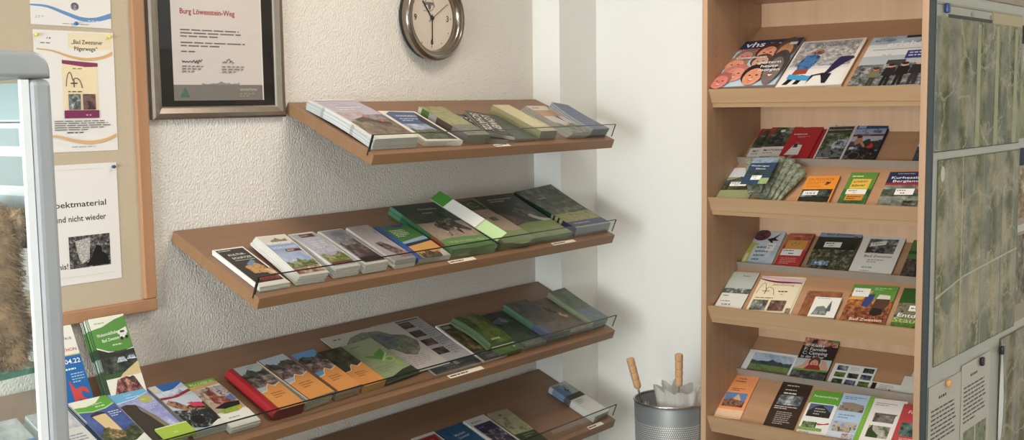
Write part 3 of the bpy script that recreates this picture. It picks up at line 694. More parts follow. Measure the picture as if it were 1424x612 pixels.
item('guidebook', 'book', 'very thick guidebook with forest photo and dark green spine, right on second shelf', 'S2', 1.398, .032, .212, .300, .033, [
    ('n', 0, .3, 1, 1, ((52, 58, 46), (84, 90, 74), (120, 122, 104)), 26), ('np', [(.25, .48), (.6, .52), (1, .62), (1, .4), (.5, .34)], ((40, 42, 36), (62, 66, 52), (80, 84, 64)), 24), ('n', 0, .16, 1, .36, ((116, 118, 66), (146, 144, 92), (96, 102, 64)), 40), ('p', [(.2, .3), (.5, .34), (.46, .28), (.22, .26)], (172, 172, 150)), ('b', .25, .72, .6, .84, 2, (160, 162, 144)), ('r', 0, .05, 1, .16, (64, 64, 96)), ('b', .12, .08, .9, .13, 1, (150, 150, 170)), ('r', 0, 0, 1, .05, (126, 134, 150))],
    base=(84, 90, 76), pages=(160, 166, 176), spine=[(0, .22, (50, 54, 84)), (.22, .26, (164, 162, 130)), (.26, .29, (48, 54, 46)), (.29, .33, (164, 162, 130)), (.33, .36, (48, 54, 46)), (.36, .39, (150, 150, 120)), (.39, 1, (36, 60, 52))], front=(152, 158, 168), right=(140, 146, 150), tip=.016, bulge=.0)

# ---------------- third wall shelf: back row leaning on the wall
lean = lambda x, v, ytop, ztop: (lambda p0: basis(p0, (1, 0, 0), (0, ytop - p0.y, ztop - p0.z)))(Vector((x, -.3682 + v * .9218, EYE - .6837 - .1548 + v * .3876 + .001)))
camper = [('r', 0, .84, 1, 1, (222, 222, 206)), ('p', [(0, .86), (.3, .88), (.7, .95), (1, .98), (1, .58), (.6, .56), (.3, .58), (0, .64)], (84, 138, 62)), ('b', .12, .91, .6, .95, 1, (170, 172, 150)),
    ('p', [(0, .64), (.3, .575), (.6, .55), (1, .575), (1, .56), (.6, .53), (.3, .555), (0, .62)], (226, 230, 214)), ('t', 'Wohnmobilhafen', .1, .76, .085, 4, .62, (224, 230, 210)), ('t', 'Bad Zwesten', .2, .69, .085, 4, .5, (224, 230, 210)),
    ('p', [(.68, .80), (.96, .84), (.96, .76), (.92, .76), (.92, .72), (.72, .70), (.72, .76), (.68, .76)], (214, 214, 206)), ('r', .76, .775, .88, .80, (54, 58, 54)), ('e', .76, .705, .045, .045, BK), ('e', .9, .715, .045, .045, BK), ('b', .45, .62, .92, .66, 1, (200, 216, 180)),
    ('n', 0, .3, 1, .56, ((30, 34, 32), (54, 62, 52), (84, 92, 84)), 40), ('p', [(0, .62), (.3, .555), (.6, .53), (1, .56), (1, .5), (0, .5)], (40, 46, 40)), ('np', [(.42, .42), (.5, .48), (.66, .48), (.72, .42)], ((206, 212, 220), (150, 160, 176), (226, 230, 232)), 60), ('np', [(.72, .44), (.78, .48), (.94, .48), (1, .43)], ((206, 212, 220), (110, 130, 170), (226, 230, 232)), 60), ('p', [(.5, .28), (1, .40), (1, .24), (.4, .24)], (204, 182, 134)), ('r', 0, 0, 1, .24, (224, 220, 208)), ('np', [(.1, .02), (.3, .22), (.55, .24), (.8, .2), (.95, .02)], ((60, 44, 40), (150, 90, 84), (190, 160, 140)), 60), ('ne', .55, .17, .09, .09, ((190, 140, 120), (70, 50, 40), (40, 32, 30)), 50), ('ne', .72, .19, .08, .09, ((40, 38, 36), (80, 70, 62), (190, 150, 130)), 50)]
item('leaflet', 'leaflet', 'motorhome leaflet with green title band, leaning on the wall at far left', lean(1.518, .268, -.044, 1.050), 0, 0, .099, .212, .026, camper, n=8, base=(60, 90, 50), pages=(196, 202, 192), spine=[(0, .35, (74, 76, 72)), (.35, .5, (168, 176, 174)), (.5, .62, (54, 60, 54)), (.62, .86, (94, 140, 76)), (.86, 1, (220, 222, 210))], fan=(-.0010, 0), jit=.0018, short='motorhome leaflet leaning on the wall')
item('flyer', 'leaflet', 'blue flyer with red runner figure and white top, leaning left of motorhome leaflet', lean(1.390, .285, -.030, 1.042), 0, 0, .099, .212, .010, [
    ('r', 0, .60, 1, 1, (222, 218, 210)), ('p', [(.3, .95), (.5, .85), (.8, .8), (.8, .79), (.5, .83), (.3, .93)], (170, 176, 176)), ('t', 'AUB', .72, .78, .07, 0, (120, 120, 120)), ('t', 'MARATHON', .25, .64, .085, 0, .7, (190, 84, 60)), ('r', 0, .585, 1, .60, (190, 176, 90)), ('r', 0, 0, 1, .585, (22, 96, 160)), ('t', '24.04.22', .3, .49, .12, 0, .66, (226, 232, 236)), ('b', .5, .40, .98, .45, 1, (206, 220, 232)), ('b', .6, .25, .98, .38, 4, (160, 190, 214)),
    ('p', [(.5, .3), (.56, .24), (.62, .18), (.8, .2), (.92, .16), (.94, .1), (.86, .12), (.76, .15), (.72, .1), (.84, .04), (.78, .0), (.66, .06), (.5, .0)], (196, 66, 66))], n=3, base=(22, 96, 160), pages=(210, 210, 206), short='blue runner flyer')
# front row
item('leaflet', 'leaflet', 'tower leaflet with white and green top and deep blue sky, front row far left', 'S3', -.012, .052, .099, .212, .030, [
    ('r', 0, .30, 1, .84, (58, 78, 136)), ('n', 0, .4, 1, .80, ((58, 78, 136), (70, 92, 150), (84, 106, 160)), 12), ('p', [(0, .80), (.35, .76), (.7, .78), (1, .84), (1, 1), (0, 1)], (96, 158, 66)), ('p', [(0, 1), (0, .88), (.3, .86), (.6, .9), (.85, 1)], (226, 226, 208)), ('p', [(0, .80), (.35, .76), (.7, .78), (1, .84), (1, .82), (.7, .76), (.35, .74), (0, .78)], (170, 206, 140)), ('t', 'Wandern', .35, .86, .07, 3, .4, (208, 226, 180)), ('b', .5, .80, .95, .85, 1, (208, 226, 180)),
    ('p', [(.22, .66), (.58, .68), (.60, .3), (.30, .3)], (212, 186, 140)), ('p', [(.18, .66), (.22, .70), (.42, .73), (.6, .70), (.58, .67), (.4, .68)], (60, 40, 52)), ('b', .66, .58, .98, .7, 3, (206, 214, 230)), ('np', hills(0, 1, .34, .09, .1, seed=5), ((40, 48, 36), (74, 84, 52), (130, 120, 84)), 60), ('np', [(.2, .34), (.4, .38), (.6, .3), (.55, .2), (.3, .2)], ((170, 140, 96), (70, 64, 44), (200, 170, 120)), 60), ('p', [(0, .1), (.4, .08), (.7, .1), (1, .18), (1, 0), (0, 0)], (214, 218, 206))],
    n=7, base=(58, 78, 136), pages=(190, 196, 190), spine=[(0, .6, (110, 116, 124)), (.6, 1, (206, 212, 200))], fan=(-.0015, 0), jit=.002, short='blue sky tower leaflet')
item('leaflet', 'leaflet', 'leaflet with pale blue top, lavender sky, dark tower and round yellow badge', 'S3', .091, .052, .100, .212, .028, [
    ('r', 0, .3, 1, .84, (148, 152, 196)), ('n', 0, .2, 1, .8, ((138, 142, 190), (160, 164, 204), (200, 204, 222)), 14), ('p', [(0, .8), (.5, .82), (1, .9), (1, 1), (0, 1)], (104, 170, 206)), ('t', 'Rund', .35, .9, .06, 2, .2, (180, 212, 230)), ('b', .35, .84, .95, .88, 1, (190, 216, 230)), ('p', [(0, .8), (.5, .82), (1, .9), (1, .89), (.5, .805), (0, .785)], (196, 214, 232)), ('e', .78, .77, .17, .15, (168, 172, 84)), ('b', .64, .755, .92, .785, 1, (216, 214, 170)),
    ('p', [(.02, .72), (.2, .74), (.42, .7), (.40, .6), (.62, .2), (.7, .0), (.0, .0)], (58, 52, 44)), ('p', [(.4, .7), (.46, .66), (.62, .42), (.8, .0), (.66, 0), (.5, .4)], (124, 114, 98)), ('b', .6, .56, .96, .68, 3, (190, 192, 222)), ('np', hills(.5, 1, .12, .06, 0, seed=8), ((50, 56, 44), (84, 88, 70), (140, 140, 130)), 60)],
    n=6, base=(148, 152, 196), pages=(190, 190, 190), fan=(-.001, 0), short='lavender sky leaflet with yellow badge')
item('booklet', 'booklet', 'small lime-green booklet lying on the foot of the lavender tower leaflet', 'S3', .112, .034, .088, .052, .006, [('r', 0, .0, 1, 1, (158, 184, 70)), ('r', 0, .94, 1, 1, (214, 222, 170)), ('b', .4, .3, .7, .6, 1, (186, 202, 120))], z0=.0295, base=(158, 184, 70), pages=(150, 172, 84))
item('leaflet', 'leaflet', 'cyclist leaflet with blue-white waves and red stripe, left of the family leaflet', 'S3', .208, .052, .095, .214, .020, [
    ('r', 0, 0, 1, 1, (178, 188, 204)), ('p', [(.25, 1), (.28, .84), (.6, .86), (1, .96), (1, 1)], (32, 92, 160)), ('p', [(0, 1), (0, .86), (.2, .88), (.25, 1)], (196, 198, 190)), ('n', 0, .72, 1, .85, ((176, 190, 206), (206, 212, 216), (120, 150, 190)), 24), ('p', [(0, .74), (.4, .72), (1, .80), (1, .75), (.4, .67), (0, .69)], (140, 44, 52)), ('b', .3, .72, .9, .76, 1, (190, 150, 150)), ('r', 0, .45, 1, .68, (190, 196, 206)),
    ('np', hills(.35, 1, .5, .05, .3, seed=3), ((38, 44, 34), (70, 76, 56), (40, 46, 36)), 60), ('np', [(0, .6), (.15, .66), (.3, .6), (.55, .42), (.9, .36), (.6, .34), (.3, .42), (.1, .5)], ((60, 44, 38), (176, 128, 100), (40, 34, 34)), 50), ('p', [(.55, .54), (.9, .5), (.95, .4), (.62, .44)], (206, 62, 92)), ('np', [(0, .45), (.5, .38), (1, .34), (1, .06), (.4, .04), (0, .1)], ((34, 36, 36), (52, 56, 54), (170, 174, 176)), 60), ('e', .4, .2, .22, .22, (60, 62, 62)), ('e', .4, .2, .19, .19, (34, 36, 36)), ('p', [(.55, 0), (.62, .06), (.9, .12), (1, .12), (1, 0)], (212, 210, 204))],
    n=4, base=(178, 188, 204), pages=(190, 190, 184), front=(172, 172, 164), bulge=.003, short='cyclist leaflet')
item('leaflet', 'leaflet', 'Fluxbus leaflet with green title and laughing group, left of the red catalogue', 'S3', .304, .034, .092, .214, .018, [
    ('r', 0, .9, 1, 1, (120, 166, 62)), ('t', 'FLUXBUS', .12, .915, .12, 0, .8, (214, 226, 176)), ('p', [(0, .82), (1, .86), (1, .92), (0, .9)], (206, 170, 110)), ('r', 0, .3, 1, .82, (176, 160, 140)), ('n', 0, .5, 1, .82, ((150, 110, 90), (190, 176, 160), (206, 200, 190)), 30),
    ('np', [(.25, .5), (.3, .72), (.5, .78), (.6, .6), (.9, .56), (.9, .42), (.5, .38)], ((110, 60, 50), (150, 84, 66), (190, 150, 130)), 50), ('np', [(.62, .7), (.75, .84), (.86, .78), (.96, .6), (.8, .52)], ((120, 90, 90), (196, 190, 196), (100, 80, 90)), 90), ('p', [(.72, .56), (.96, .6), (.98, .48), (.8, .46)], (96, 116, 160)), ('ne', .34, .74, .07, .07, ((60, 40, 34), (170, 120, 100), (150, 100, 84)), 60), ('ne', .5, .8, .07, .07, ((60, 40, 34), (170, 120, 100), (150, 100, 84)), 60), ('p', [(.1, .4), (.5, .46), (.98, .44), (.9, .36), (.4, .34)], (40, 38, 38)), ('np', [(.1, .34), (.9, .36), (.7, .26), (.2, .27)], ((120, 150, 50), (150, 170, 70), (60, 80, 40)), 60), ('p', [(.7, .32), (.96, .36), (.8, .28)], (206, 150, 60)), ('r', 0, 0, 1, .26, (220, 218, 208)), ('b', .2, .14, .8, .2, 1, (160, 160, 150))],
    n=4, base=(220, 218, 208), pages=(206, 206, 198), bulge=.003, short='Fluxbus leaflet')
orange = lambda s, seed: [('r', 0, .55, 1, 1, s), ('np', hills(0, 1, .86, .05, .5, seed=seed), ((42, 44, 38), (76, 76, 66), (130, 110, 104)), 26), ('n', 0, .5, 1, .72, ((56, 54, 50), (120, 100, 96), (172, 160, 152)), 40), ('p', [(0, .40), (.3, .42), (.42, .5), (.55, .55), (.7, .48), (1, .54), (1, 0), (0, 0)], (216, 190, 160)), ('p', [(0, .38), (.3, .40), (.42, .48), (.55, .53), (.7, .46), (1, .52), (1, 0), (0, 0)], (206, 142, 80)), ('r', 0, 0, .035, 1, (110, 34, 30)), ('b', .3, .22, .8, .36, 3, (150, 96, 50))]
o = orange((168, 178, 176), 4)
item('catalogue', 'catalogue', 'thick catalogue with broad red rounded spine and orange lower cover, third shelf', 'S3', .436, .036, .106, .212, .032, o + [('b', .45, .9, .8, .97, 2, (120, 130, 130))], rnd=.020, base=(168, 178, 176), topc=(150, 36, 40), pages=(196, 188, 170), spine=[(0, 1, (152, 34, 40))], front=(112, 48, 44), right=(216, 206, 186))
item('catalogue', 'catalogue', 'pile-top orange catalogue with pale blue sky, right beside the red-spined one', 'S3', .558, .040, .097, .212, .036, orange((160, 176, 188), 7) , rot=4, n=9, base=(160, 176, 188), pages=(176, 168, 138), right=(130, 84, 60), fan=(-.0006, 0), jit=.002, short='orange catalogue with the pale blue sky')
item('catalogue', 'catalogue', 'middle orange catalogue pile with bright blue sky and dense dark hills', 'S3', .668, .044, .092, .205, .032, orange((96, 142, 184), 11), rot=3, n=8, base=(96, 142, 184), pages=(184, 150, 108), jit=.0018, short='orange catalogue with the bright blue sky')
item('catalogue', 'catalogue', 'single orange-fronted catalogue with dark forest photo, under the green leaflet edge', 'S3', .770, .046, .092, .198, .022, [('n', 0, .4, 1, 1, ((44, 46, 36), (66, 66, 50), (96, 90, 66)), 30)] + orange((60, 62, 48), 2)[3:], base=(60, 60, 46), pages=(196, 152, 100), front=(200, 156, 98), rot=2)
item('magazine', 'magazine', 'large grey magazine page with a column of small photos on third shelf', 'S3', 1.062, .030, .212, .300, .006, [
    ('r', 0, .14, 1, 1, (158, 156, 158)), ('r', .35, .955, .95, .975, (60, 60, 66))] + [op for i, y in enumerate((.82, .64, .46, .28)) for op in (('n', .42, y, .72, y + .12, ((44, 40, 40), (80, 70, 66), (120, 100, 92)), 40), ('b', .76, y - .04, .97, y + .12, 4, (120, 118, 122)))] + [('r', 0, 0, 1, .14, (58, 60, 62)), ('b', .3, .03, .7, .1, 2, (120, 120, 122)), ('r', .52, .06, .6, .12, (130, 128, 130))],
    n=2, base=(158, 156, 158), pages=(206, 206, 206), short='grey magazine with photo column')
item('map_sheet', 'map', 'large pale leisure map sheet with dark green-blue forest area, third shelf', 'S3', .842, .060, .315, .262, .002, [
    ('r', 0, 0, 1, 1, (178, 172, 166)), ('np', [(.08, .55), (.12, .68), (.2, .8), (.32, .9), (.5, .94), (.7, .9), (.78, .78), (.92, .72), (.98, .55), (.9, .4), (.78, .3), (.66, .36), (.6, .5), (.4, .56), (.25, .54), (.15, .48)], ((92, 96, 84), (112, 116, 98), (140, 130, 112)), 34), ('np', [(.42, .75), (.6, .88), (.76, .72), (.7, .55), (.5, .55)], ((72, 84, 92), (96, 106, 108), (110, 112, 96)), 30), ('b', .1, .88, .3, .94, 1, (96, 92, 90)), ('b', .55, .1, .9, .32, 6, (150, 140, 134))],
    z0=.0066, base=(178, 172, 166), pages=(200, 196, 190))
item('brochure', 'brochure', 'pale green brochure with green leaf shape lying on the leisure map', 'S3', .865, .046, .150, .210, .004, [
    ('r', 0, .1, 1, 1, (142, 154, 118)), ('b', .25, .86, .75, .92, 1, (104, 116, 82)), ('p', [(.3, .66), (.5, .6), (.62, .66), (.88, .72), (.72, .44), (.55, .48), (.3, .62)], (92, 136, 66)), ('p', [(.55, .46), (.86, .62), (.88, .6), (.58, .43)], (176, 192, 120)), ('e', .75, .45, .13, .09, (168, 190, 116)), ('e', .75, .45, .10, .06, (120, 146, 84)), ('p', [(.72, .3), (.86, .42), (.9, .24), (.8, .3)], (150, 176, 96)), ('b', .2, .2, .6, .36, 3, (124, 136, 100)), ('p', [(0, 0), (1, 0), (1, .18), (.7, .16), (.3, .08), (0, .07)], (52, 62, 46))],
    rot=4, n=2, z0=.0092, base=(142, 154, 118), pages=(90, 100, 78), short='pale green leaf brochure')
item('magazine', 'magazine', 'white-bordered magazine with brown leaf photo, beside the green booklet pile', 'S3', 1.279, .028, .125, .222, .006, [
    ('r', .07, .07, 1, .97, (46, 44, 36)), ('n', .07, .3, 1, .96, ((38, 36, 28), (78, 66, 44), (120, 104, 70)), 40), ('n', .4, .27, 1, .36, ((110, 108, 70), (84, 84, 56), (130, 124, 84)), 40), ('r', .12, .87, .4, .94, (120, 122, 96)), ('r', .07, .0, 1, .26, (64, 62, 64)), ('b', .25, .16, .75, .2, 1, (150, 148, 150)), ('b', .3, .05, .95, .12, 2, (140, 138, 142))], base=(196, 194, 192), pages=(214, 214, 212), lift=.006)
item('booklet', 'booklet', 'green booklet with mossy photo on a tall curved pile, third shelf', 'S3', 1.355, .070, .108, .178, .024, [('n', 0, 0, 1, 1, ((56, 72, 36), (84, 98, 46), (110, 116, 60)), 26), ('n', 0, .0, .3, 1, ((50, 66, 38), (64, 82, 44), (90, 104, 58)), 20), ('b', .2, .06, .9, .16, 1, (150, 166, 110))],
    n=9, z0=.0068, base=(70, 86, 44), pages=(104, 126, 94), front=(104, 122, 84), bulge=.008, fan=(-.0012, -.0002), short='mossy green booklet')
item('booklet', 'booklet', 'green folded booklet with white logo at the front of the mossy pile', 'S3', 1.362, .026, .112, .043, .010, [('r', 0, 0, 1, 1, (84, 112, 62)), ('r', 0, .93, 1, 1, (206, 216, 190)), ('t', 'Natur', .3, .4, .09, 0, .3, (120, 146, 92)), ('e', .82, .5, .05, .03, (196, 206, 186))], z0=.0068, base=(84, 112, 62), pages=(96, 116, 78))
item('booklet', 'booklet', 'blue-green lake booklet between mossy pile and striped pile, third shelf', 'S3', 1.485, .028, .125, .215, .016, [('n', 0, 0, 1, 1, ((40, 52, 44), (58, 70, 56), (50, 62, 50)), 14), ('np', [(0, .75), (.6, .85), (.9, .7), (.4, .66)], ((96, 112, 130), (72, 86, 104), (130, 140, 148)), 20), ('r', .1, .0, 1, .14, (96, 104, 96)), ('b', .2, .04, .8, .1, 1, (140, 146, 140))], n=4, base=(50, 62, 52), pages=(150, 152, 146), short='blue-green lake booklet')
item('booklet', 'booklet', 'grey-brown booklet on tall green-striped pile, third shelf right of lake booklet', 'S3', 1.618, .032, .125, .215, .036, [('n', 0, 0, 1, 1, ((66, 66, 62), (84, 82, 76), (98, 92, 84)), 16), ('n', .2, 0, 1, .3, ((100, 92, 86), (84, 82, 80), (116, 110, 104)), 16), ('r', 0, 0, .25, .3, (86, 92, 112))],
    n=9, base=(78, 78, 72), pages=(88, 118, 98), spine=[(0, .35, (84, 92, 116)), (.35, 1, (84, 118, 96))], right=(80, 84, 74), front=(112, 118, 124), lift=.004, fan=(.0004, 0), short='grey-brown booklet on the green-striped pile')
item('booklet', 'booklet', 'camouflage-brown booklet with gold antler motif near the right of third shelf', 'S3', 1.752, .032, .120, .212, .022, [('n', 0, 0, 1, 1, ((84, 82, 72), (110, 94, 80), (96, 100, 84)), 20), ('p', [(.3, .8), (.4, .7), (.5, .75), (.46, .62), (.6, .6), (.5, .55), (.4, .6), (.3, .66)], (56, 50, 40)), ('p', [(.5, .5), (.62, .56), (.66, .46), (.8, .44), (.7, .38), (.6, .42)], (180, 162, 108)), ('n', 0, 0, 1, .3, ((110, 98, 90), (92, 90, 86), (126, 116, 106)), 20)], n=4, base=(96, 92, 80), pages=(120, 118, 104), lift=.004, short='camouflage-brown booklet')
item('booklet', 'booklet', 'grey-green booklet on a pale striped pile at right end of third shelf', 'S3', 1.884, .034, .104, .212, .036, [('n', 0, 0, 1, 1, ((88, 98, 86), (104, 112, 100), (120, 126, 116)), 18), ('n', 0, 0, 1, .4, ((92, 104, 114), (108, 120, 128), (84, 94, 100)), 20)],
    rot=3, n=11, base=(98, 106, 96), pages=(150, 160, 126), front=(110, 122, 130), lift=.012, jit=.0016, fan=(-.0004, 0), short='grey-green booklet at the shelf end')
# leaflets seen through the display case glass
for i, (u_, c_, lb) in enumerate(((-.125, (200, 200, 196), 'pale grey leaflet with printed lines seen through the display case glass'), (-.245, (60, 120, 180), 'blue-topped leaflet seen low through the display case glass'), (-.36, (214, 214, 210), 'white leaflet at the hidden left end behind the display case'))):
    item('leaflet', 'leaflet', lb, 'S3', u_, .045, .099, .21, .03, [('n', 0, .6, 1, 1, ((150, 156, 164), (176, 180, 184), (200, 202, 204)), 20), ('b', .1, .2, .9, .5, 6, (130, 140, 150))], n=4, base=c_, pages=(220, 226, 226), short=lb.split(' seen')[0].split(' at')[0] + ' by the case')

# ---------------- lowest wall shelf
item('magazine', 'magazine', 'small red and grey magazine at the bottom edge, leftmost on lowest shelf', 'S4', 1.545, .028, .105, .21, .010, [('r', .04, .04, .94, .94, (120, 116, 110)), ('p', [(.2, .92), (.9, .92), (.8, .62), (.1, .7)], (140, 40, 44)), ('t', 'Musik', .2, .8, .12, 0, .5, (190, 110, 100)), ('b', .2, .70, .8, .76, 1, (190, 150, 140))], n=3, base=(206, 200, 190), pages=(200, 196, 188), short='red and grey magazine')
item('brochure', 'brochure', 'dark blue brochure with white brush lettering on the lowest wall shelf', 'S4', 1.662, .024, .122, .21, .010, [('r', 0, 0, 1, 1, (40, 78, 110)), ('n', 0, 0, 1, 1, ((38, 74, 106), (44, 84, 118), (34, 66, 96)), 8), ('t', 'Märchen', .3, .74, .09, 5, .45, (170, 190, 206)), ('t', 'Sommer', .34, .66, .09, 5, .45, (170, 190, 206)), ('b', .1, .4, .9, .5, 1, (110, 140, 166))], n=3, base=(40, 78, 110), pages=(60, 90, 116), short='dark blue brochure')
item('magazine', 'magazine', 'white-framed magazine with dark night photo on the lowest wall shelf', 'S4', 1.790, .022, .106, .21, .015, [('r', .1, .05, .93, .82, (52, 50, 74)), ('n', .1, .05, .93, .62, ((40, 38, 52), (70, 66, 84), (150, 140, 130)), 60), ('t', 'Kultur', .15, .87, .1, 0, .5, (100, 100, 104)), ('b', .2, .7, .6, .76, 1, (110, 110, 150))], n=3, base=(196, 194, 190), pages=(206, 204, 200), short='white-framed night magazine')
item('book', 'book', 'beige book with faded drawing and dark green foot on lowest wall shelf', 'S4', 1.905, .026, .100, .208, .010, [('r', 0, .34, 1, 1, (150, 144, 116)), ('n', 0, .36, 1, .8, ((112, 108, 84), (160, 154, 124), (170, 164, 134)), 18), ('e', .4, .88, .1, .05, (96, 92, 72)), ('r', 0, 0, 1, .34, (46, 62, 42)), ('b', .3, .2, .95, .3, 2, (110, 124, 92))], rot=-4, n=2, base=(150, 144, 116), pages=(190, 182, 160), short='beige book with green foot')
item('flyer', 'leaflet', 'white flyer pile with blue sky photo and black band, right on lowest shelf', 'S4', 2.288, .026, .098, .215, .026, [('r', 0, 0, 1, .56, (206, 206, 200)), ('n', 0, .66, 1, 1, ((96, 110, 130), (150, 156, 160), (176, 178, 176)), 16), ('p', [(0, .66), (.5, .66), (.3, .95), (0, .98)], (84, 114, 150)), ('p', [(.4, .8), (.5, .86), (.52, .8), (.68, .78), (.52, .76), (.5, .7)], (52, 54, 54)), ('r', 0, .54, 1, .66, (48, 46, 42)), ('b', .16, .38, .62, .50, 3, (130, 130, 128)), ('b', .8, .08, .95, .12, 1, (120, 120, 118))],
    rot=2, n=8, base=(206, 206, 200), pages=(206, 210, 210), spine=[(0, .52, (214, 216, 214)), (.52, .66, (60, 58, 54)), (.66, .92, (110, 136, 170)), (.92, 1, (200, 202, 200))], front=(150, 156, 154), lift=.004, jit=.002, short='white flyer with the black band')

# ---------------- cabinet, top tray
faces = [('r', 0, 0, 1, 1, (176, 196, 208)), ('r', 0, .80, 1, 1, (38, 52, 84)), ('t', 'vhs', .1, .845, .17, 0, .32, (232, 234, 236)), ('r', .5, .9, .56, .925, (200, 204, 210)), ('e', .66, .9, .025, .025, (206, 150, 90)), ('e', .55, .86, .03, .02, (150, 50, 60)), ('b', .68, .84, .95, .87, 1, (150, 160, 190)),
    ('p', [(0, .80), (.3, .80), (.6, .74), (.62, .71), (.3, .755), (0, .76)], (186, 50, 56)), ('b', .04, .765, .36, .79, 1, (226, 190, 190))]
for cx, cy, rx, ry, sk, hr in ((.22, .62, .13, .13, (186, 120, 110), (110, 100, 92)), (.56, .68, .15, .17, (200, 140, 112), (70, 36, 32)), (.15, .44, .15, .13, (206, 140, 118), (150, 110, 90)), (.55, .48, .13, .12, (190, 150, 130), (90, 60, 52)), (.25, .24, .17, .14, (206, 136, 120), (176, 110, 96)), (.08, .1, .13, .13, (200, 120, 110), (150, 90, 84)), (.58, .18, .15, .17, (206, 140, 108), (34, 28, 28)), (.85, .66, .12, .24, (170, 120, 84), (80, 60, 50)), (.85, .3, .13, .28, (110, 100, 94), (60, 56, 54))):
    faces += face(cx, cy, rx * 1.2, ry * 1.5, sk, hr)
faces += [('t', 'Gemeinsam', .12, .53, .075, 0, .5, (222, 224, 226)), ('t', 'gestern', .55, .40, .075, 0, .36, (226, 226, 226)), ('t', 'heute', .62, .32, .075, 0, .28, (226, 226, 226)), ('t', 'morgen', .62, .24, .075, 0, .34, (226, 226, 226)), ('r', .86, .8, .98, .86, (200, 204, 206))]
item('magazine', 'magazine', 'course programme magazine titled vhs with a collage of faces, top cabinet tray', 'C1', .006, -.008, .212, .297, .014, faces, rot=3, n=4, base=(176, 196, 208), pages=(150, 130, 116), right=(124, 104, 100), bulge=.004, short='vhs course programme')
snow = [('r', .03, .02, .95, .98, (206, 206, 206)), ('n', .03, .42, .95, .97, ((120, 118, 118), (164, 162, 162), (206, 204, 202)), 60), ('r', .03, .02, .95, .36, (222, 220, 216)), ('t', 'Winter', .25, .86, .09, 0, .5, (110, 116, 130)),
    ('np', [(.18, .34), (.36, .34), (.42, .5), (.44, .62), (.34, .7), (.2, .66), (.14, .48)], ((34, 60, 100), (72, 120, 170), (60, 100, 150)), 50), ('ne', .37, .73, .08, .08, ((60, 40, 30), (170, 130, 110), (50, 36, 30)), 60), ('p', [(.14, .24), (.36, .26), (.36, .36), (.16, .36)], (150, 74, 60)), ('p', [(.08, .04), (.16, .04), (.26, .24), (.16, .24)], (28, 26, 28)), ('p', [(.24, .04), (.32, .04), (.38, .22), (.3, .24)], (28, 26, 28)), ('p', [(.1, .16), (.46, .1), (.48, .2), (.1, .26)], (70, 150, 196)),
    ('p', [(.62, .2), (.72, .26), (.86, .44), (.98, .56), (.95, .6), (.76, .6), (.70, .48), (.66, .3)], (40, 40, 76)), ('p', [(.44, .04), (.5, .2), (.6, .22), (.64, .14), (.68, .04), (.74, .04), (.76, .24), (.62, .26), (.46, .22)], (32, 34, 40))]
item('magazine', 'magazine', 'snow magazine with a figure in blue jacket, centre of the top cabinet tray', 'C1', .222, -.020, .208, .297, .010, snow, rot=3, n=3, base=(222, 212, 196), pages=(206, 200, 186), right=(206, 200, 190), short='snow magazine')
erl = [('r', 0, .0, 1, 1, (170, 178, 184)), ('r', 0, .6, 1, .84, (206, 208, 208)), ('n', 0, .84, 1, 1, ((130, 150, 166), (170, 184, 194), (190, 198, 202)), 14), ('r', .5, .95, 1, 1, (40, 46, 66)), ('t', 'Bad Zwesten', .06, .9, .06, 0, .3, (60, 90, 130)), ('t', 'erleben', .27, .78, .15, 0, .62, (228, 228, 226)), ('r', .1, .72, .85, .73, (120, 124, 128)), ('r', .62, .52, 1, .68, (52, 62, 112)), ('b', .66, .55, .98, .66, 2, (190, 196, 214)), ('e', .3, .6, .03, .04, (176, 190, 176)), ('e', .38, .6, .03, .04, (176, 190, 176)),
    ('n', 0, 0, 1, .42, ((52, 54, 56), (110, 112, 112), (176, 176, 172)), 40), ('r', .4, .42, .66, .5, (60, 64, 66))]
erl += person(.3, 0, .36, (110, 112, 84), (60, 60, 56), (190, 110, 90), (70, 50, 40), 1.4) + person(.5, 0, .42, (34, 34, 38), (30, 30, 32), k=1.4) + person(.68, 0, .44, (28, 28, 30), (30, 30, 32), k=1.4) + person(.88, 0, .46, (40, 40, 46), (50, 50, 54), (196, 160, 140), (190, 180, 170), 1.4)
item('magazine', 'magazine', 'magazine titled erleben with people before a building, right of top tray', 'C1', .448, -.006, .210, .297, .005, erl, rot=3, n=2, base=(170, 178, 184), pages=(206, 206, 200), short='erleben magazine')

# ---------------- second level, upper tray
moto = lambda: [('r', 0, .38, 1, 1, (70, 86, 70)), ('n', 0, .38, 1, 1, ((40, 48, 40), (70, 88, 66), (150, 150, 146)), 20), ('p', [(0, 1), (.3, 1), (.12, .72), (0, .6)], (170, 50, 56)), ('r', .7, .82, .95, .94, (150, 150, 140)), ('np', [(.2, .42), (.25, .6), (.4, .76), (.6, .76), (.7, .6), (.62, .42)], ((30, 32, 34), (54, 58, 60), (120, 124, 124)), 50), ('e', .5, .8, .09, .09, (226, 226, 222)), ('r', 0, 0, 1, .36, (222, 218, 208)), ('t', 'MOTORRAD', .14, .24, .13, 0, .82, (44, 42, 44)), ('b', .14, .17, .8, .21, 1, (110, 106, 104)), ('b', .14, .04, .8, .12, 1, (60, 58, 58))]
item('leaflet', 'leaflet', 'half-hidden red-topped motorcycle leaflet, leftmost on the second cabinet level', 'C2u', .018, .002, .090, .206, .004, moto(), rot=4, n=2, base=(170, 50, 56), pages=(214, 210, 200), short='half-hidden motorcycle leaflet')
item('leaflet', 'leaflet', 'motorcycle leaflet with white foot titled Motorrad, beside the plain red leaflet', 'C2u', .058, .002, .094, .208, .004, moto(), rot=4, n=2, z0=.0045, base=(170, 50, 56), pages=(214, 210, 200), short='Motorrad leaflet')
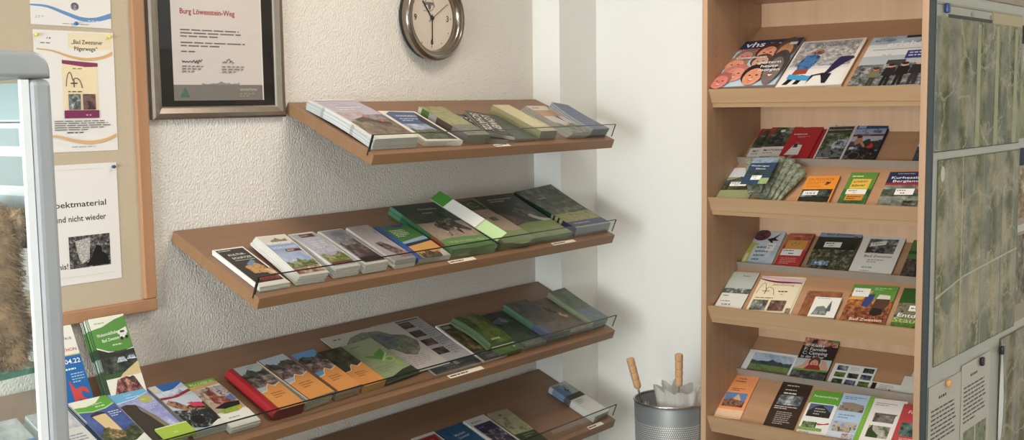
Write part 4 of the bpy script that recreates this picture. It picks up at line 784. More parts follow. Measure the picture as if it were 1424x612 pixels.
item('leaflet', 'leaflet', 'plain red leaflet with white title and small white-dressed figure', 'C2u', .137, .000, .102, .212, .010, [('r', 0, 0, 1, 1, (178, 46, 52)), ('b', .3, .88, .8, .92, 1, (226, 190, 190)), ('b', .12, .68, .9, .73, 1, (236, 220, 220)), ('b', .3, .6, .75, .66, 2, (216, 160, 160)), ('p', [(.22, .0), (.38, 0), (.5, .14), (.4, .16)], (150, 140, 136)), ('p', [(.14, .14), (.62, .14), (.6, .4), (.46, .42), (.3, .4)], (224, 220, 214)), ('e', .4, .45, .07, .07, (150, 110, 96)), ('p', [(.3, .34), (.46, .34), (.44, .44), (.34, .44)], (60, 44, 50))], rot=3, n=3, base=(178, 46, 52), pages=(170, 60, 62), short='plain red leaflet')
item('leaflet', 'leaflet', 'red leaflet peeking out above the white-framed leaflet', 'C2u', .228, .006, .095, .214, .004, [('r', 0, 0, 1, 1, (172, 44, 50))], rot=4, base=(172, 44, 50), pages=(150, 50, 50))
rail = [('r', .05, .0, .98, .86, (52, 56, 48)), ('n', .05, .1, .98, .7, ((40, 46, 36), (84, 98, 64), (150, 160, 160)), 40), ('t', 'Bahnwandern', .08, .76, .1, 0, .86, (196, 202, 190)), ('b', .1, .62, .6, .7, 2, (140, 146, 130)), ('np', [(.45, .4), (.6, .52), (.95, .5), (.95, .3), (.5, .26)], ((70, 40, 40), (176, 190, 206), (206, 206, 204)), 40), ('n', .05, .06, .98, .26, ((44, 46, 44), (120, 126, 124), (60, 62, 60)), 50), ('b', .1, .03, .9, .07, 1, (210, 210, 200)), ('p', [(.45, .94), (.6, .94), (.52, .88)], (150, 50, 50)), ('p', [(.22, .88), (.3, .94), (.34, .88)], (100, 120, 130))]
item('leaflet', 'leaflet', 'white-framed leaflet with dark green photo, between red and blue leaflets', 'C2u', .262, -.004, .090, .222, .010, rail, rot=4, n=4, z0=.0045, base=(222, 220, 212), pages=(222, 220, 214), right=(206, 204, 200), fan=(.004, 0), short='white-framed dark green leaflet')
radw = [('r', 0, 0, 1, 1, (60, 74, 96)), ('r', 0, .8, 1, 1, (30, 66, 120)), ('r', .05, .86, .3, .98, (140, 176, 206)), ('n', 0, .66, 1, .84, ((110, 136, 170), (160, 176, 196), (60, 90, 140)), 20), ('r', 0, .64, 1, .69, (110, 36, 44)), ('b', .3, .645, .8, .68, 1, (190, 140, 140)), ('r', 0, .5, 1, .64, (176, 184, 196)), ('np', hills(.4, 1, .52, .05, .3, seed=5), ((40, 44, 38), (60, 64, 54), (40, 44, 38)), 60),
    ('p', [(.12, .5), (.2, .6), (.34, .6), (.4, .5), (.56, .36), (.5, .34), (.34, .46), (.2, .4)], (176, 128, 96)), ('e', .25, .62, .09, .06, (40, 34, 34)), ('p', [(.6, .34), (.72, .46), (.82, .38), (.74, .28)], (196, 50, 64)), ('np', [(0, .4), (.5, .34), (1, .3), (1, .0), (0, 0)], ((28, 28, 30), (44, 46, 46), (150, 154, 156)), 50), ('e', .32, .12, .2, .2, (96, 100, 104)), ('e', .32, .12, .17, .17, (36, 36, 38)), ('e', .15, .32, .09, .08, (200, 200, 200))]
item('leaflet', 'leaflet', 'thick pile of blue-topped cycling leaflets, rightmost full one on second level', 'C2u', .357, -.006, .100, .216, .014, radw, rot=3, n=6, base=(60, 74, 96), pages=(60, 66, 80), right=(54, 60, 72), short='blue-topped cycling leaflet')
item('leaflet', 'leaflet', 'dark leaflet corner half hidden by the right cabinet side, second level', 'C2u', .574, -.006, .095, .20, .004, [('n', 0, 0, 1, .5, ((40, 50, 54), (76, 90, 96), (30, 36, 38)), 30), ('n', 0, .5, 1, 1, SKY, 14)], rot=4, base=(90, 100, 106), pages=(120, 120, 118))
# second level lower tray
item('booklet', 'booklet', 'booklet with village photo and price sticker, left under the folded maps', 'C2l', .006, -.010, .115, .190, .004, [('r', 0, .7, 1, 1, (206, 208, 212)), ('np', hills(0, 1, .66, .06, .3, seed=4), ((54, 60, 62), (84, 88, 90), (66, 70, 70)), 26), ('n', 0, .3, 1, .5, ((40, 46, 36), (64, 72, 52), (120, 118, 96)), 40), ('r', 0, 0, 1, .3, (146, 152, 112))] + price(.2, .42, .5, .13), rot=4, base=(146, 152, 112), pages=(190, 188, 180))
# folded maps standing in a fan
def folded_map(dx, tilt, hh, label, face):
    f = FR['C2l'] @ Matrix.Translation((.205 + dx, -.006, .006)) @ Matrix.Rotation(radians(tilt), 4, 'Z')
    w, d = .102, .034
    root = empty('folded_map', mat=f); tag(root, label, 'map', 'folded hiking maps fanned in the cabinet')
    bm = bmesh.new(); lay = [bm.loops.layers.float_color.new('c%d' % i) for i in (1, 2, 3)]
    # U-shaped fold: front leaf, rounded right fold, back leaf; open at the top
    prof = [(-w, .000), (-w * .6, .002)] + [(-.012 + .012 * sin(a), .014 - .012 * cos(a)) for a in [pi * i / 6 for i in range(7)]] + [(-w * .6, .024), (-w, .020)]
    th = .0012
    ring = prof + [(x, z - th if z > .014 else z + th) for x, z in prof[::-1]]
    n = len(ring)
    A = [bm.verts.new((x * .42, 0, z * .35)) for x, z in ring]; B = [bm.verts.new((x, hh, z + .004)) for x, z in ring]
    def paint(fc, cs, s):
        for lp in fc.loops:
            for i in range(3): lp[lay[i]] = lin(cs[i]) + [s]
    G = ((84, 92, 76), (128, 134, 114), (160, 164, 146))
    for i in range(n): paint(bm.faces.new((A[i], A[(i + 1) % n], B[(i + 1) % n], B[i])), G, .07)
    paint(bm.faces.new(B), ((48, 74, 120), (48, 74, 120), (70, 96, 140)), .03); paint(bm.faces.new(A[::-1]), G, .03)
    bmesh.ops.recalc_face_normals(bm, faces=bm.faces[:])
    bm_obj('map_paper', bm, M['print'], root)
    if face:
        fm = print_mesh('map_cover', w * .86, hh * .9, [('r', 0, 0, 1, 1, (50, 70, 96)), ('n', 0, .8, 1, 1, ((120, 140, 160), (150, 166, 180), (100, 120, 150)), 30), ('t', 'Wanderregion', .06, .68, .085, -4, .7, (222, 226, 226)), ('t', 'Edersee', .3, .56, .085, -4, .38, (222, 226, 226)), ('n', 0, .35, 1, .5, ((40, 52, 50), (60, 76, 70), (50, 60, 64)), 30)] + price(.3, .16, .38, .16) + [('n', .66, 0, 1, .22, ((120, 150, 96), (150, 172, 120), (140, 160, 110)), 40)])
        mesh_obj('map_cover', fm, M['print'], root, Matrix.Translation((-w * .62, .004, .0355)))
    return root
for k_, (dx, tilt, hh, lb) in enumerate(((.026, -17, .150, 'folded hiking map fanned furthest right, lowest of the fan'), (.019, -11, .163, 'folded hiking map, second from the right in the fan'), (.010, -5, .178, 'folded hiking map standing highest in the middle of the fan'), (-.002, 1, .178, 'folded hiking map with blue edge just behind the front map'))):
    r_ = folded_map(dx, tilt, hh, lb, False); r_.matrix_world = r_.matrix_world @ Matrix.Translation((0, 0, k_ * .009))
r_ = folded_map(-.020, 5, .158, 'blue folded hiking map with price sticker at front of the fan', True); r_.matrix_world = r_.matrix_world @ Matrix.Translation((0, 0, .038))
item('guidebook', 'book', 'orange outdoor guidebook with hikers symbol and price sticker, second level', 'C2l', .287, -.010, .104, .150, .010, [('r', 0, 0, 1, 1, (226, 146, 60)), ('t', 'OUTDOOR', .08, .82, .12, 0, .8, (176, 96, 40)), ('b', .08, .66, .8, .78, 2, (196, 112, 50)), ('p', [(.64, .64), (.68, .78), (.74, .66), (.78, .8), (.84, .64), (.8, .72), (.72, .64)], (120, 70, 40)), ('b', .1, .56, .9, .62, 1, (196, 112, 50)), ('n', .03, 0, .96, .48, ((34, 36, 34), (70, 76, 72), (140, 150, 156)), 30), ('n', .03, .0, .96, .2, ((30, 34, 28), (44, 50, 40), (30, 34, 28)), 50), ('r', .1, .26, .55, .42, (230, 228, 222)), ('t', '14,90 €', .16, .30, .08, 0, .32, BK)], rot=5, base=(226, 146, 60), pages=(216, 150, 84), right=(190, 126, 70))
item('booklet', 'booklet', 'narrow green booklet with yellow title panel and price sticker, second level', 'C2l', .414, -.010, .085, .184, .004, [('r', 0, 0, 1, 1, (96, 140, 62)), ('n', 0, 0, 1, .5, ((40, 76, 44), (66, 110, 60), (96, 140, 66)), 16), ('b', .1, .84, .9, .92, 1, (214, 222, 170)), ('r', .18, .5, .86, .8, (222, 186, 84)), ('t', 'erleben', .24, .68, .14, 6, .5, (160, 50, 40)), ('t', 'führer', .24, .56, .14, 6, .5, (60, 60, 40)), ('r', .14, .34, .86, .49, (232, 230, 222)), ('b', .2, .42, .8, .47, 1, BK), ('b', .4, .36, .6, .4, 1, BK), ('r', .2, .16, .84, .34, (200, 140, 66)), ('b', .26, .18, .8, .3, 2, (90, 50, 30))], rot=3, base=(96, 140, 62), pages=(120, 140, 96))
item('guidebook', 'book', 'guide titled Kurhessisches Bergland with red band, right end of second level', 'C2l', .537, -.010, .130, .190, .006, [('r', 0, .66, 1, 1, (44, 50, 84)), ('b', .2, .92, .9, .97, 1, (150, 156, 180)), ('t', 'Kurhessisches', .08, .80, .095, 0, .95, (230, 230, 230)), ('t', 'Bergland', .14, .70, .095, 0, .6, (230, 230, 230)), ('r', 0, .62, 1, .68, (160, 44, 50)), ('n', 0, .0, 1, .62, ((90, 96, 92), (130, 134, 120), (170, 172, 166)), 16), ('n', 0, .3, 1, .5, ((60, 66, 60), (90, 98, 84), (60, 66, 58)), 30), ('e', .85, .54, .12, .08, (196, 110, 84))] + price(.3, .34, .42, .17) + [('n', .55, 0, .9, .18, ((30, 32, 30), (90, 90, 84), (180, 180, 176)), 50)], rot=4, n=2, base=(130, 134, 120), pages=(190, 190, 180), short='Kurhessisches Bergland guide')

# ---------------- third level
item('booklet', 'booklet', 'pale blue booklet with dark rose and green lettering, left on third level', 'C3u', .004, .000, .112, .212, .006, [('r', 0, 0, 1, 1, (200, 208, 216)), ('p', [(0, 0), (.2, 0), (.32, .55), (0, .6)], (186, 184, 96)), ('r', .04, .06, .14, .3, (220, 214, 170)), ('n', .2, 0, 1, .5, ((170, 190, 200), (190, 204, 210), (206, 214, 218)), 14), ('ne', .3, .76, .26, .26, ((60, 36, 48), (110, 66, 80), (84, 50, 62)), 40), ('p', [(.5, .66), (.7, .7), (.9, .82), (.76, .68), (.9, .62), (.7, .62), (.78, .52), (.62, .6)], (34, 34, 44)), ('b', .3, .1, .72, .5, 4, (90, 110, 130)), ('r', .6, .36, .86, .56, (228, 228, 222)), ('b', .64, .4, .82, .52, 2, BK)], rot=5, n=2, base=(200, 208, 216), pages=(196, 186, 176), short='dark rose booklet')
item('booklet', 'booklet', 'red booklet with yellow map picture and price sticker, beside dark rose booklet', 'C3u', .129, -.014, .088, .190, .012, [('r', 0, 0, 1, 1, (176, 60, 56)), ('n', 0, .5, 1, 1, ((150, 60, 56), (186, 110, 90), (150, 70, 60)), 20), ('b', .2, .9, .85, .96, 1, (216, 170, 120)), ('r', .1, .54, .9, .8, (206, 150, 70)), ('ne', .5, .68, .2, .12, ((60, 80, 60), (206, 170, 90), (50, 60, 90)), 60), ('r', .05, .34, .85, .53, (232, 230, 224)), ('b', .1, .46, .8, .51, 1, BK), ('b', .35, .37, .7, .43, 1, BK), ('b', .15, .08, .85, .28, 4, (220, 150, 140))], rot=3, base=(176, 60, 56), pages=(130, 96, 80), right=(120, 84, 70))
item('book', 'book', 'dark book with aerial town photo under blue sky strip, third cabinet level', 'C3u', .238, -.014, .142, .216, .010, [('r', 0, .84, 1, 1, (134, 158, 190)), ('np', hills(0, 1, .82, .03, .5, seed=2), ((36, 44, 40), (44, 54, 48), (38, 48, 42)), 20), ('n', 0, 0, 1, .5, ((42, 48, 38), (80, 84, 62), (150, 140, 120)), 70), ('n', .1, .12, .5, .22, ((190, 200, 214), (80, 110, 150), (60, 66, 60)), 60), ('t', 'Bad Zwesten', .16, .89, .08, 0, .66, (90, 96, 90)), ('e', .88, .84, .06, .04, (130, 70, 50))] + price(.22, .56, .4, .14), rot=3.5, n=2, base=(40, 50, 44), pages=(176, 172, 160), right=(150, 146, 138), bulge=.004, short='aerial town photo book')
item('book', 'book', 'white book titled Bad Zwesten with black and white photo, third level', 'C3u', .384, -.012, .136, .214, .010, [('n', .18, .52, .86, .88, ((50, 50, 50), (110, 110, 108), (176, 176, 172)), 30), ('r', .18, .7, .86, .74, (80, 80, 80)), ('n', .2, .54, .6, .66, ((30, 30, 30), (60, 60, 60), (150, 150, 150)), 40), ('p', [(.24, .68), (.6, .74), (.6, .84), (.24, .78)], (228, 228, 222)), ('b', .28, .73, .56, .79, 2, BK), ('t', 'Bad Zwesten', .2, .42, .085, 0, .66, (110, 110, 108)), ('b', .32, .28, .72, .38, 2, (140, 138, 134)), ('b', .26, .14, .7, .2, 1, (140, 138, 134)), ('b', .26, .07, .6, .11, 1, (140, 138, 134))], rot=2.5, base=(226, 224, 216), pages=(200, 198, 188), right=(150, 140, 126))
item('book', 'book', 'green and dark book corner half hidden by right cabinet side, third level', 'C3u', .546, -.014, .12, .210, .006, [('n', 0, 0, 1, .5, ((40, 36, 34), (80, 72, 66), (110, 104, 96)), 60), ('r', 0, .5, 1, 1, (84, 120, 70)), ('r', 0, .62, 1, .7, (50, 80, 46)), ('r', .3, .7, .6, .8, (190, 200, 180))], rot=3, base=(84, 110, 70), pages=(110, 108, 100))
item('booklet', 'booklet', 'grey-white booklet with strip of houses and price 5 euro, third level lower left', 'C3l', .007, -.010, .094, .193, .006, [('r', 0, .42, 1, 1, (178, 184, 176)), ('n', 0, .4, 1, .54, ((40, 44, 40), (110, 114, 110), (200, 200, 196)), 50), ('b', .45, .86, .9, .92, 1, (110, 120, 116)), ('b', .1, .3, .5, .36, 1, (90, 88, 86)), ('b', .1, .16, .7, .2, 1, (60, 60, 58)), ('t', '5,00 €', .2, .07, .09, 0, .34, (44, 42, 40))], rot=3, base=(214, 212, 204), pages=(200, 196, 184), right=(150, 140, 124))
def jakob(): return [('r', 0, 0, 1, 1, (226, 214, 184)), ('p', [(0, 1), (1, .94), (1, .80), (.6, .84), (.3, .92), (0, .94)], (214, 180, 190)), ('p', wave(.93, .82, 0, 1, -.02, .05), (126, 40, 66)), ('t', 'Jakobsweg', .35, .74, .075, 0, .5, (150, 140, 120)),
    *pilgrim(.05, .47, .42, .33, (130, 116, 96), 1.3), ('b', .08, .36, .85, .4, 1, (120, 96, 66)), ('n', .06, .04, .42, .32, ((66, 66, 60), (120, 120, 112), (190, 200, 204)), 26), ('n', .48, .04, .84, .32, ((70, 50, 46), (110, 80, 70), (150, 140, 136)), 30)]
item('brochure', 'brochure', 'cream pilgrim trail brochure with wine-red wave and two small photos, third level', 'C3l', .118, -.012, .145, .190, .004, jakob() + [('b', .55, .54, .9, .6, 1, (50, 46, 44)), ('b', .62, .47, .78, .51, 1, (50, 46, 44)), ('n', .9, 0, 1, .12, ((90, 84, 74), (150, 140, 120), (60, 56, 50)), 40)], rot=4.5, n=2, base=(226, 214, 184), pages=(216, 206, 180), fan=(.004, 0), short='cream pilgrim trail brochure')
item('booklet', 'booklet', 'brown marbled booklet behind white church booklet, third level lower tray', 'C3l', .294, -.012, .110, .140, .004, [('n', 0, 0, 1, 1, ((120, 74, 50), (146, 94, 66), (166, 112, 80)), 40)], rot=4, base=(146, 94, 66), pages=(150, 130, 110))
item('booklet', 'booklet', 'white booklet with drawn church spire lying on the brown marbled booklet', 'C3l', .330, -.014, .084, .110, .007, [('p', [(.1, .1), (.2, .5), (.45, .56), (.62, .4), (.66, .1)], (120, 124, 122)), ('n', .16, .1, .66, .3, ((90, 92, 90), (150, 154, 150), (120, 120, 116)), 50), ('p', [(.56, .3), (.62, .6), (.68, .84), (.72, .6), (.76, .3)], (84, 90, 96)), ('b', .1, .9, .9, .96, 1, (110, 170, 150))], rot=4, z0=.0045, base=(226, 226, 216), pages=(206, 204, 192), right=(214, 212, 202))
item('magazine', 'magazine', 'autumn leaves magazine with hiking boots titled Bad Zwesten, third level', 'C3l', .430, -.012, .138, .188, .006, [('r', 0, .5, 1, 1, (96, 144, 66)), ('np', [(0, .85), (.4, .8), (.5, .62), (1, .6), (1, 0), (0, 0)], ((110, 60, 40), (170, 100, 56), (196, 140, 90)), 60), ('p', [(0, .6), (.2, .84), (.5, .84), (.3, .6)], (206, 166, 90)), ('n', 0, 0, 1, .4, ((90, 44, 32), (140, 84, 56), (176, 130, 90)), 60), ('p', [(.34, .44), (.38, .74), (.56, .76), (.54, .5), (.48, .4)], (56, 70, 120)), ('p', [(.56, .3), (.62, .64), (.7, .74), (.9, .7), (.94, .56), (.84, .26), (.66, .2)], (86, 62, 50)), ('p', [(.62, .64), (.66, .76), (.9, .74), (.92, .64)], (214, 206, 190)), ('p', [(.58, .24), (.62, .4), (.84, .38), (.86, .24), (.7, .18)], (44, 38, 36)), ('r', .05, .68, .42, .9, (230, 228, 222)), ('b', .1, .79, .38, .84, 1, BK), ('b', .5, .86, .92, .94, 2, (176, 206, 150)), ('t', 'Bad Zwesten', .2, .05, .09, 0, .72, (230, 210, 190))], rot=3.5, n=2, base=(140, 84, 56), pages=(190, 176, 150), short='autumn leaves magazine')
item('magazine', 'magazine', 'green magazine titled Entdecken Staunen cut off by right cabinet side', 'C3l', .586, -.010, .14, .19, .006, [('r', 0, .62, 1, 1, (50, 84, 40)), ('e', .42, .8, .12, .12, (170, 190, 160)), ('e', .42, .8, .09, .09, (50, 84, 40)), ('n', 0, .1, 1, .62, ((70, 60, 50), (130, 124, 104), (90, 100, 60)), 40), ('r', .26, .42, .7, .56, (230, 228, 222)), ('b', .3, .46, .66, .52, 1, BK), ('t', 'Entdecken', .06, .27, .12, -3, .9, (236, 236, 230)), ('t', 'Staunen', .0, .14, .14, -3, .9, (160, 200, 90)), ('n', 0, 0, 1, .12, ((50, 70, 36), (90, 120, 56), (70, 96, 44)), 60)], rot=3.5, base=(90, 100, 60), pages=(170, 166, 140))

# ---------------- fourth level
item('postcard', 'postcard', 'white-bordered landscape postcard with green hills, fourth level upper tray', 'C4u', .002, -.002, .190, .112, .002, [('r', .12, .12, .9, .9, (150, 170, 190)), ('n', .12, .55, .9, .9, ((140, 160, 184), (176, 190, 204), (206, 212, 216)), 14), ('np', hills(.12, .9, .6, .08, .3, seed=3), ((50, 66, 70), (66, 84, 80), (84, 98, 84)), 20), ('n', .12, .12, .9, .42, ((90, 110, 62), (120, 136, 84), (70, 90, 56)), 26), ('r', .12, .12, .9, .2, (110, 112, 84))], rot=0, base=(226, 226, 224), pages=(214, 214, 210), lift=.002)
kids = [('r', 0, 0, 1, 1, (54, 46, 44)), ('n', 0, .76, 1, 1, ((60, 40, 36), (190, 130, 110), (230, 190, 170)), 46), ('p', [(.72, 1), (1, 1), (1, .86), (.8, .88)], (96, 150, 70)), ('n', 0, .5, .6, .76, ((40, 38, 38), (50, 46, 46), (44, 42, 42)), 20), ('t', 'K: Klasse', .08, .74, .12, 0, .56, (232, 232, 230)), ('t', 'F: Familie', .08, .65, .12, 0, .66, (232, 232, 230)), ('t', 'C: Camping', .08, .56, .12, 0, .72, (232, 232, 230)), ('t', 'in der Natur', .08, .48, .10, 0, .66, (232, 232, 230)), ('r', .0, .22, 1, .46, (190, 200, 196)), ('p', [(.0, .22), (.2, .3), (.3, .44), (.4, .44), (.36, .3), (.5, .22)], (206, 160, 140)), ('p', [(1, .22), (.85, .42), (.72, .44), (.74, .3), (.6, .22)], (206, 160, 140)), *face(.54, .36, .15, .20, (206, 150, 128), (90, 60, 50)), ('p', [(.3, .22), (.78, .22), (.7, .32), (.4, .32)], (160, 56, 50)), ('r', 0, .18, 1, .22, (110, 150, 70)), ('n', 0, 0, 1, .18, ((40, 44, 42), (80, 84, 80), (120, 124, 120)), 40)]
item('brochure', 'brochure', 'dark brochure with children faces and white list titled Klasse, Familie, fourth level', 'C4u', .187, -.004, .120, .206, .009, kids, rot=3, n=3, base=(54, 46, 44), pages=(90, 80, 70), right=(60, 56, 44), lift=.004, short='children faces brochure')
item('postcard', 'postcard', 'white card with nine small photos in a grid, fourth level upper tray', 'C4u', .314, -.004, .140, .106, .002, [op for i in range(3) for j in range(3) for op in ([('n', .09 + i * .31, .1 + j * .3, .09 + i * .31 + .25, .1 + j * .3 + .22, (((34, 38, 34), (70, 84, 64), (140, 150, 150)), ((30, 34, 40), (90, 100, 120), (170, 176, 184)), ((44, 54, 34), (96, 116, 60), (120, 130, 100)))[(i + 2 * j) % 3], 40)] if not (i == 1 and j == 2) else [('b', .41, .72, .63, .9, 5, (150, 150, 148))])], rot=1, base=(226, 226, 222), pages=(214, 214, 210))
item('card', 'card', 'small white card with black corner picture, between photo card and envelopes', 'C4u', .452, -.002, .100, .048, .002, [('r', .05, .15, .2, .9, (44, 44, 42)), ('b', .3, .4, .8, .85, 3, (150, 150, 146)), ('p', [(.6, .1), (.66, .5), (.72, .1)], (90, 90, 86))], base=(222, 222, 216), pages=(210, 210, 204))
item('envelope', 'envelope', 'plain white envelope lying in front at right end of fourth level', 'C4u', .548, -.004, .16, .088, .003, [('p', [(.02, .98), (.5, .5), (.98, .98), (.98, .96), (.5, .48), (.02, .96)], (206, 204, 196))], base=(218, 216, 206), pages=(206, 204, 196), z0=.0036)
item('envelope', 'envelope', 'plain white envelope standing behind the other at right of fourth level', 'C4u', .566, -.004, .15, .170, .003, [('r', .02, .02, .98, .98, (220, 220, 212))], base=(218, 216, 208), pages=(206, 204, 196))
item('leaflet', 'leaflet', 'orange leaflet with timbered house photo, far left on lowest visible tray', 'C4l', -.002 + .004, -.010, .094, .212, .002, [('r', 0, .18, 1, 1, (230, 150, 96)), ('n', 0, 0, 1, .2, ((222, 184, 150), (226, 190, 156), (216, 176, 140)), 20), ('b', .3, .9, .8, .94, 1, (130, 70, 40)), ('b', .2, .83, .85, .88, 1, (130, 70, 40)), ('b', .2, .62, .75, .70, 2, (130, 70, 40)), ('r', .08, .26, .88, .58, (96, 130, 180)), ('p', [(.3, .36), (.55, .56), (.8, .36)], (206, 170, 130)), ('np', [(.08, .26), (.08, .4), (.3, .46), (.55, .42), (.88, .4), (.88, .26)], ((80, 44, 40), (150, 110, 90), (60, 40, 36)), 50)], rot=4, base=(230, 150, 96), pages=(206, 150, 110), bulge=.002)
item('leaflet', 'leaflet', 'dark brown leaflet with white text and car photo, lowest visible tray', 'C4l', .180, -.012, .104, .216, .003, [('r', 0, 0, 1, 1, (56, 44, 36)), ('b', .2, .9, .9, .95, 1, (206, 196, 180)), ('b', .2, .8, .9, .85, 1, (206, 196, 180)), ('b', .2, .71, .88, .78, 1, (226, 220, 206)), ('n', .12, .48, .88, .70, ((70, 74, 80), (120, 126, 132), (190, 194, 196)), 30), ('b', .1, .38, .9, .46, 2, (206, 196, 180)), ('b', .25, .06, .8, .34, 7, (170, 160, 146))], rot=3, base=(56, 44, 36), pages=(80, 66, 54), bulge=.003)
fer = [('r', 0, .68, 1, 1, (104, 164, 62)), ('t', 'Ferienwohnung', .08, .84, .1, 0, .84, (226, 236, 206)), ('r', 0, 0, 1, .68, (228, 228, 222)), ('r', .04, .36, .92, .70, (232, 232, 226)), ('r', .08, .38, .88, .68, (90, 104, 140)), ('p', [(.08, .38), (.08, .5), (.3, .62), (.5, .66), (.88, .5), (.88, .38)], (50, 46, 44)), ('b', .3, .42, .7, .6, 3, (176, 176, 170)), ('p', [(.55, .24), (.95, .24), (.95, .28), (.6, .2)], (180, 50, 60)), ('n', .08, .12, .56, .26, ((50, 60, 44), (110, 130, 84), (180, 180, 176)), 50), ('n', 0, .06, .8, .13, ((110, 150, 70), (140, 170, 96), (90, 130, 60)), 30), ('b', .1, .0, .7, .04, 1, (150, 170, 130))]
item('leaflet', 'leaflet', 'green-topped holiday flat leaflet titled Ferienwohnung with dark house photo', 'C4l', .294, -.014, .096, .204, .003, fer, rot=3, base=(228, 228, 222), pages=(206, 206, 196))
item('leaflet', 'leaflet', 'light blue leaflet with two house photos and green right margin', 'C4l', .392, -.012, .102, .206, .003, [('r', 0, 0, .84, 1, (176, 196, 220)), ('r', .84, 0, 1, 1, (124, 176, 66)), ('b', .9, .06, .94, .94, 16, (190, 214, 150)), ('b', .1, .86, .8, .94, 2, (110, 126, 150)), ('n', .04, .60, .8, .72, ((90, 80, 70), (150, 140, 120), (110, 120, 80)), 30), ('p', [(.06, .78), (.4, .8), (.78, .76), (.74, .66), (.2, .66)], (150, 132, 120)), ('b', .12, .42, .7, .54, 2, (120, 144, 176)), ('n', .06, .20, .8, .36, ((110, 150, 206), (196, 180, 160), (60, 80, 60)), 30), ('n', .1, .14, .66, .26, ((60, 76, 60), (190, 170, 150), (120, 110, 100)), 40), ('r', 0, 0, .8, .14, (200, 208, 220)), ('n', .45, 0, .8, .12, ((150, 110, 110), (200, 200, 206), (120, 120, 130)), 40)], rot=2.5, z0=.0032, base=(176, 196, 220), pages=(190, 200, 196))
item('leaflet', 'leaflet', 'white leaflet with two house photos between blue and red leaflets', 'C4l', .492, -.012, .106, .204, .003, [('b', .12, .84, .85, .92, 2, (150, 146, 144)), ('n', .2, .48, .8, .68, ((60, 56, 56), (120, 110, 104), (150, 160, 120)), 26), ('p', [(.3, .68), (.86, .68), (.8, .64), (.36, .64)], (110, 96, 92)), ('n', .16, .14, .78, .40, ((80, 96, 62), (170, 166, 150), (206, 202, 194)), 18), ('p', [(.16, .3), (.26, .42), (.3, .3), (.5, .2), (.5, .14), (.16, .14)], (56, 72, 44))], rot=3, z0=.0032, base=(228, 222, 216), pages=(210, 206, 198))
item('leaflet', 'leaflet', 'red leaflet with white script and house photo, cut by right side panel', 'C4l', .590, -.012, .10, .196, .003, [('t', 'Familie', .2, .80, .13, -8, .6, (236, 206, 206)), ('b', .4, .66, .8, .72, 1, (226, 190, 190)), ('n', .14, .28, .86, .58, ((40, 64, 60), (90, 120, 110), (150, 170, 160)), 24), ('b', .2, .14, .8, .24, 3, (226, 190, 190)), ('r', .1, .0, .5, .1, (226, 214, 206))], rot=3, z0=.0064, base=(186, 74, 76), pages=(180, 100, 96))

# ------------------------------------------------------------------ pinboard and its notices
pb = empty('pinboard', (1.23, 0, 1.4)); tag(pb, 'beige pinboard in a light wooden frame on the left wall', 'board')
def part(root, name, b, mat, bevel=0, **k):
    o = box(name, b, mat, None, bevel=bevel, **k); o.parent = root; o.matrix_parent_inverse = root.matrix_world.inverted() if root.matrix_world != Matrix.Identity(4) else Matrix.Identity(4); return o
bpy.context.view_layer.update()
part(pb, 'pin_surface', (.66, 1.705, -.012, -.002, 1.105, 2.06), M['cork'])
part(pb, 'frame_rail', (.62, 1.740, -.024, -.001, 1.077, 1.1098), M['oakframe'], .003)
part(pb, 'frame_rail', (.62, 1.740, -.024, -.001, 2.055, 2.088), M['oakframe'], .003)
part(pb, 'frame_stile', (1.7052, 1.740, -.0242, -.001, 1.1102, 2.0548), M['oakframe'], .003)
part(pb, 'frame_stile', (.62, .655, -.0242, -.001, 1.1102, 2.0548), M['oakframe'], .003)
def sheet(name, cat, label, x0, z0, w, h, ops, rot=0, y=-.0128, group=None, mat='matte', base=(228, 224, 218)):
    m = basis((x0, y, z0), (1, 0, 0), (0, 0, 1)) @ Matrix.Rotation(radians(rot), 4, 'Z')
    me = body_mesh(name, w, h, .0006, base, base)
    r = mesh_obj(name, me, None, None, m); tag(r, label, cat, group)
    mesh_obj('print', print_mesh('print', w, h, [('r', 0, 0, 1, 1, base)] + ops, .0006), M[mat], r)
    return r
sheet('poster', 'poster', 'white notice with a blue wave, topmost on the pinboard, cut by photo top', 1.434, 1.820, .215, .30, [
    ribbon([(0, .155, .012), (.2, .15, .02), (.42, .105, .03), (.62, .066, .034), (.8, .068, .036), (1, .108, .046)], (104, 144, 190)), ('b', .7, .045, .95, .065, 1, (190, 206, 224)), ('ne', .54, .165, .05, .045, ((70, 70, 74), (120, 120, 126), (170, 170, 176)), 100), ('b', .06, .05, .18, .075, 2, (120, 140, 170)), ('b', .38, .015, .96, .026, 1, (130, 130, 130)), ('t', 'Naturpark', .2, .6, .06, 0, .5, (60, 80, 120))], rot=-.8)
